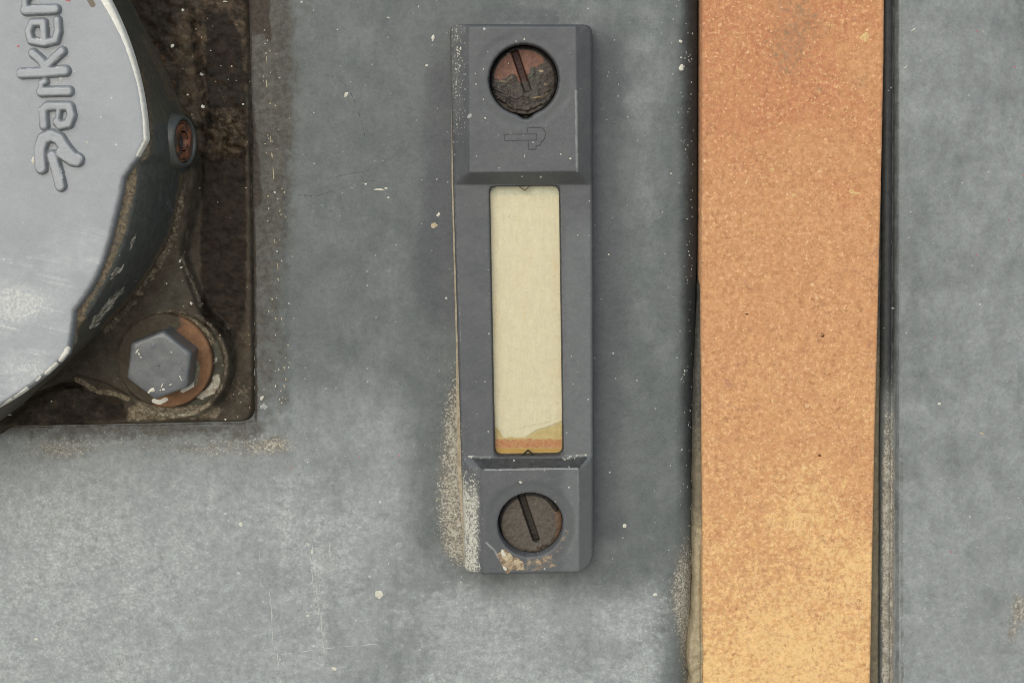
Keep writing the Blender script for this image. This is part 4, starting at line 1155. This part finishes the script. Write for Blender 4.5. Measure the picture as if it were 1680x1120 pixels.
# ---- generic lathe about any axis (plate units)
def lathe(profile, centre, axis, seg=48):
    a = np.asarray(axis, float); a /= np.linalg.norm(a)
    b = np.cross(a, (0, 1, 0)); b /= np.linalg.norm(b); c = np.cross(a, b)
    V, F = [], []
    for r, h in profile:
        for k in range(seg):
            t = 2 * math.pi * k / seg
            V.append(np.asarray(centre) + a * h + (b * math.cos(t) + c * math.sin(t)) * r)
    for i in range(len(profile) - 1):
        for k in range(seg):
            F.append((i * seg + k, i * seg + (k + 1) % seg, (i + 1) * seg + (k + 1) % seg, (i + 1) * seg + k))
    return V, F

# ---- bolt with washer
WH = 46.0
bc = PP([(270, 592)], WH + 10)[0]
washer_c = (bc[0], bc[1], WH)
M_bolt = surface('grey_painted_bolt', (92, 95, 97), (112, 114, 114), [], mottle=(26, .5), grain=.06, rough=.34, spec=.5, bump=.25, bump_size=2.6,
                 specks=[(22, 1.6, .14, .5)], speck_col=(160, 162, 162))
HEXT = 106.0
hexpts = PP([(266, 540), (312, 573), (311, 625), (259, 657), (208, 629), (209, 573)], HEXT)
hc = hexpts.mean(0)
# true regular hexagon fitted to the corners
d6 = hexpts - hc
a0 = np.mean([(math.atan2(d6[i, 1], d6[i, 0]) - i * math.pi / 3 + math.pi) % (2 * math.pi) - math.pi for i in range(1, 6)])
a0 = math.atan2(d6[0, 1], d6[0, 0]) + .03
rh = np.hypot(d6[:, 0], d6[:, 1]).mean()
V, F = [], []
SEG = 96
def hexr(t, R):
    x = (t - a0) % (math.pi / 3) - math.pi / 6
    return R * math.cos(math.pi / 6) / math.cos(x)
prof = [(1.0, WH + 9), (1.0, WH + 20), (1.0, HEXT - 7), (.985, HEXT - 3.0), (.945, HEXT - .6), (.90, HEXT), (.6, HEXT - .7), (.3, HEXT - .4), (.02, HEXT)]
for s_, h_ in prof:
    for k in range(SEG):
        t = a0 + 2 * math.pi * k / SEG
        r = hexr(t, rh) * .99
        if s_ < 1:
            c_ = rh * .86 * (1 + .0 * s_)
            r = min(r, rh * .97) * s_ if s_ > .93 else min(r, c_) * s_
        V.append((hc[0] + r * math.cos(t), hc[1] + r * math.sin(t), h_))
for i in range(len(prof) - 1):
    for k in range(SEG):
        F.append((i * SEG + k, i * SEG + (k + 1) % SEG, (i + 1) * SEG + (k + 1) % SEG, (i + 1) * SEG + k))
mi = [0] * len(F)
def fleck3(outline, h, th, mat):
    k = len(V); n = len(outline); c = outline.mean(0)
    for p in outline: V.append((p[0], p[1], h - .4))
    for p in outline: V.append((c[0] + (p[0] - c[0]) * .65, c[1] + (p[1] - c[1]) * .65, h + th))
    for i in range(n):
        F.append((k + i, k + (i + 1) % n, k + n + (i + 1) % n, k + n + i)); mi.append(mat)
    F.append(tuple(k + n + i for i in range(n))); mi.append(mat)
for x, y, a, b, r in [(225, 576, 2.2, 4.5, .5), (228, 581, 1.5, 3, -.5), (231, 586, 2, 1.3, .4), (249, 640, 5, 3.4, -.4), (244, 643, 2, 2, 0), (266, 632, 1.6, 4, .3), (268, 639, 3.4, 2, 0), (263, 640, 1.4, 1.4, 0),
                      (296, 619, 1.3, 3.4, -.4), (298, 623, 1.6, 1.2, 0), (280, 631, 2.4, 1, -.4), (281, 578, 1.3, 1.3, 0)]:
    fleck3(chip(x, y, a, b, r, HEXT, n=9), HEXT, .8, 1)
for x, y, a, b in [(294, 596, 3.2, 2.6), (298, 608, 4, 1.2), (298, 604, 1.2, 4), (251, 567, 4.2, 5.5), (231, 633, 2, 2)]:
    fleck3(chip(x, y, a, b, 0, HEXT, n=9, rough=.2), HEXT, .5, 2)
M_boltmark = plain('raised_grade_mark', (118, 121, 124), .45, (110, 113, 117), 5)
bolt = link_mesh('bolt', V, F, [M_bolt, M_fleck, M_boltmark], filt, f_at, smooth=True, mat_idx=mi)
# smooth only the chamfer: keep the hex flats crisp
me = bolt.data
fl = np.array([i >= SEG * 2 for i in range(len(me.polygons))])
for p in me.polygons:
    if p.index < SEG * 2:
        p.use_smooth = False
# grime and paint left on the washer
WV, WF = lathe([(34, -3), (75, -3), (76.5, 0), (76.5, 7), (74.5, 10), (66, 11), (50, 10.4), (34, 10)], washer_c, (0, 0, 1), 96)
WV = np.array(WV)
wpx, wpy = Q(WV[:, 0], WV[:, 1], WV[:, 2])
# subdivide radially for masks
prof_w = [(34, -3), (75, -3), (76.5, 0), (76.5, 7), (74.5, 10)] + [(r, 11 - .6 * abs(r - 66) / 16) for r in np.arange(73, 34, -2)]
WV, WF = lathe(prof_w, washer_c, (0, 0, 1), 160)
WV = np.array(WV)
WV[:, 2] += .8 * (fbm(WV[:, 0], WV[:, 1], 9, 3, 221) - .5)
wpx, wpy = Q(WV[:, 0], WV[:, 1], WV[:, 2])
wwhite = np.maximum(.95 * sdfmask(wpx, wpy, [(309, 624), (318, 622), (318, 634), (300, 644), (296, 642)], 5), .95 * ss(pdist(wpx, wpy, [(252, 657), (262, 660), (272, 655)]), 5, 2))
wgreen = .9 * sdfmask(wpx, wpy, [(282, 546), (300, 556), (318, 575), (328, 600), (324, 630), (314, 632), (318, 600), (312, 575), (290, 560)], 5)
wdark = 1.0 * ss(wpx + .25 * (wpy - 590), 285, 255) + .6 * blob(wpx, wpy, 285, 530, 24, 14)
wpale = .6 * ss(pdist(wpx, wpy, [(318, 575), (325, 600), (321, 628)]), 4, 1) + .4 * ss(np.abs(np.hypot(wpx - 270, wpy - 592) - 75), 3, 1)
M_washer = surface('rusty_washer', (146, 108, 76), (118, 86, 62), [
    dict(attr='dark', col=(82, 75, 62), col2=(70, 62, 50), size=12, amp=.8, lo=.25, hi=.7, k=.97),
    dict(attr='green', col=(112, 112, 96), col2=(150, 146, 126), size=9, amp=.7, lo=.3, hi=.7, k=.9),
    dict(attr='pale', col=(178, 152, 118), size=6, amp=1.0, lo=.4, hi=.85, k=.8),
    dict(attr='white', col=(230, 226, 210), size=6, amp=.5, lo=.35, hi=.6, k=.97)],
    mottle=(12, .5), grain=.12, rough=.75, spec=.25, bump=.7, bump_size=3.4)
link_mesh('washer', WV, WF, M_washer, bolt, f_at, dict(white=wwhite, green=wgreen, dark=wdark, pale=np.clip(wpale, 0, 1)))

# ---- side plug: a short boss on the wall of the body with a socket plug in it
pc2 = PP([(304, 232)], 98)[0]
pax = np.array([.965, .0, .255]); pax /= np.linalg.norm(pax)
pc = np.array([pc2[0], pc2[1], 98.0])
M_plug = surface('copper_coloured_plug', (160, 98, 64), (78, 62, 50), [], mottle=(14, .3), grain=.1, rough=.5, spec=.5, bump=.5, bump_size=3)
M_bossp = surface('plug_boss_paint', (74, 78, 76), (84, 85, 79), [], mottle=(14, .5), grain=.07, rough=.45, spec=.4, bump=.3, bump_size=3)
V, F = lathe([(48, -40), (44, -22), (41, -7), (39, -1), (37, .6), (34.5, .3), (33, -1.5), (33, -10)], pc, pax, 64)
link_mesh('plug_boss', V, F, M_bossp, filt, f_at)
V, F = lathe([(33, -10), (31.5, -3.5), (29.5, -3), (29, -6), (27.5, -6.2), (27, -2.5), (24, -2), (17, -2.2), (16, -3)], pc, pax, 64)
k = len(V) - 64
V2, F2 = lathe([(16, -3), (15, -12), (.3, -12.5)], pc, pax, 6)
off = len(V)
V = list(V) + list(V2); F = F + [tuple(off + i for i in f) for f in F2]
link_mesh('plug', V, F, M_plug, filt, f_at)
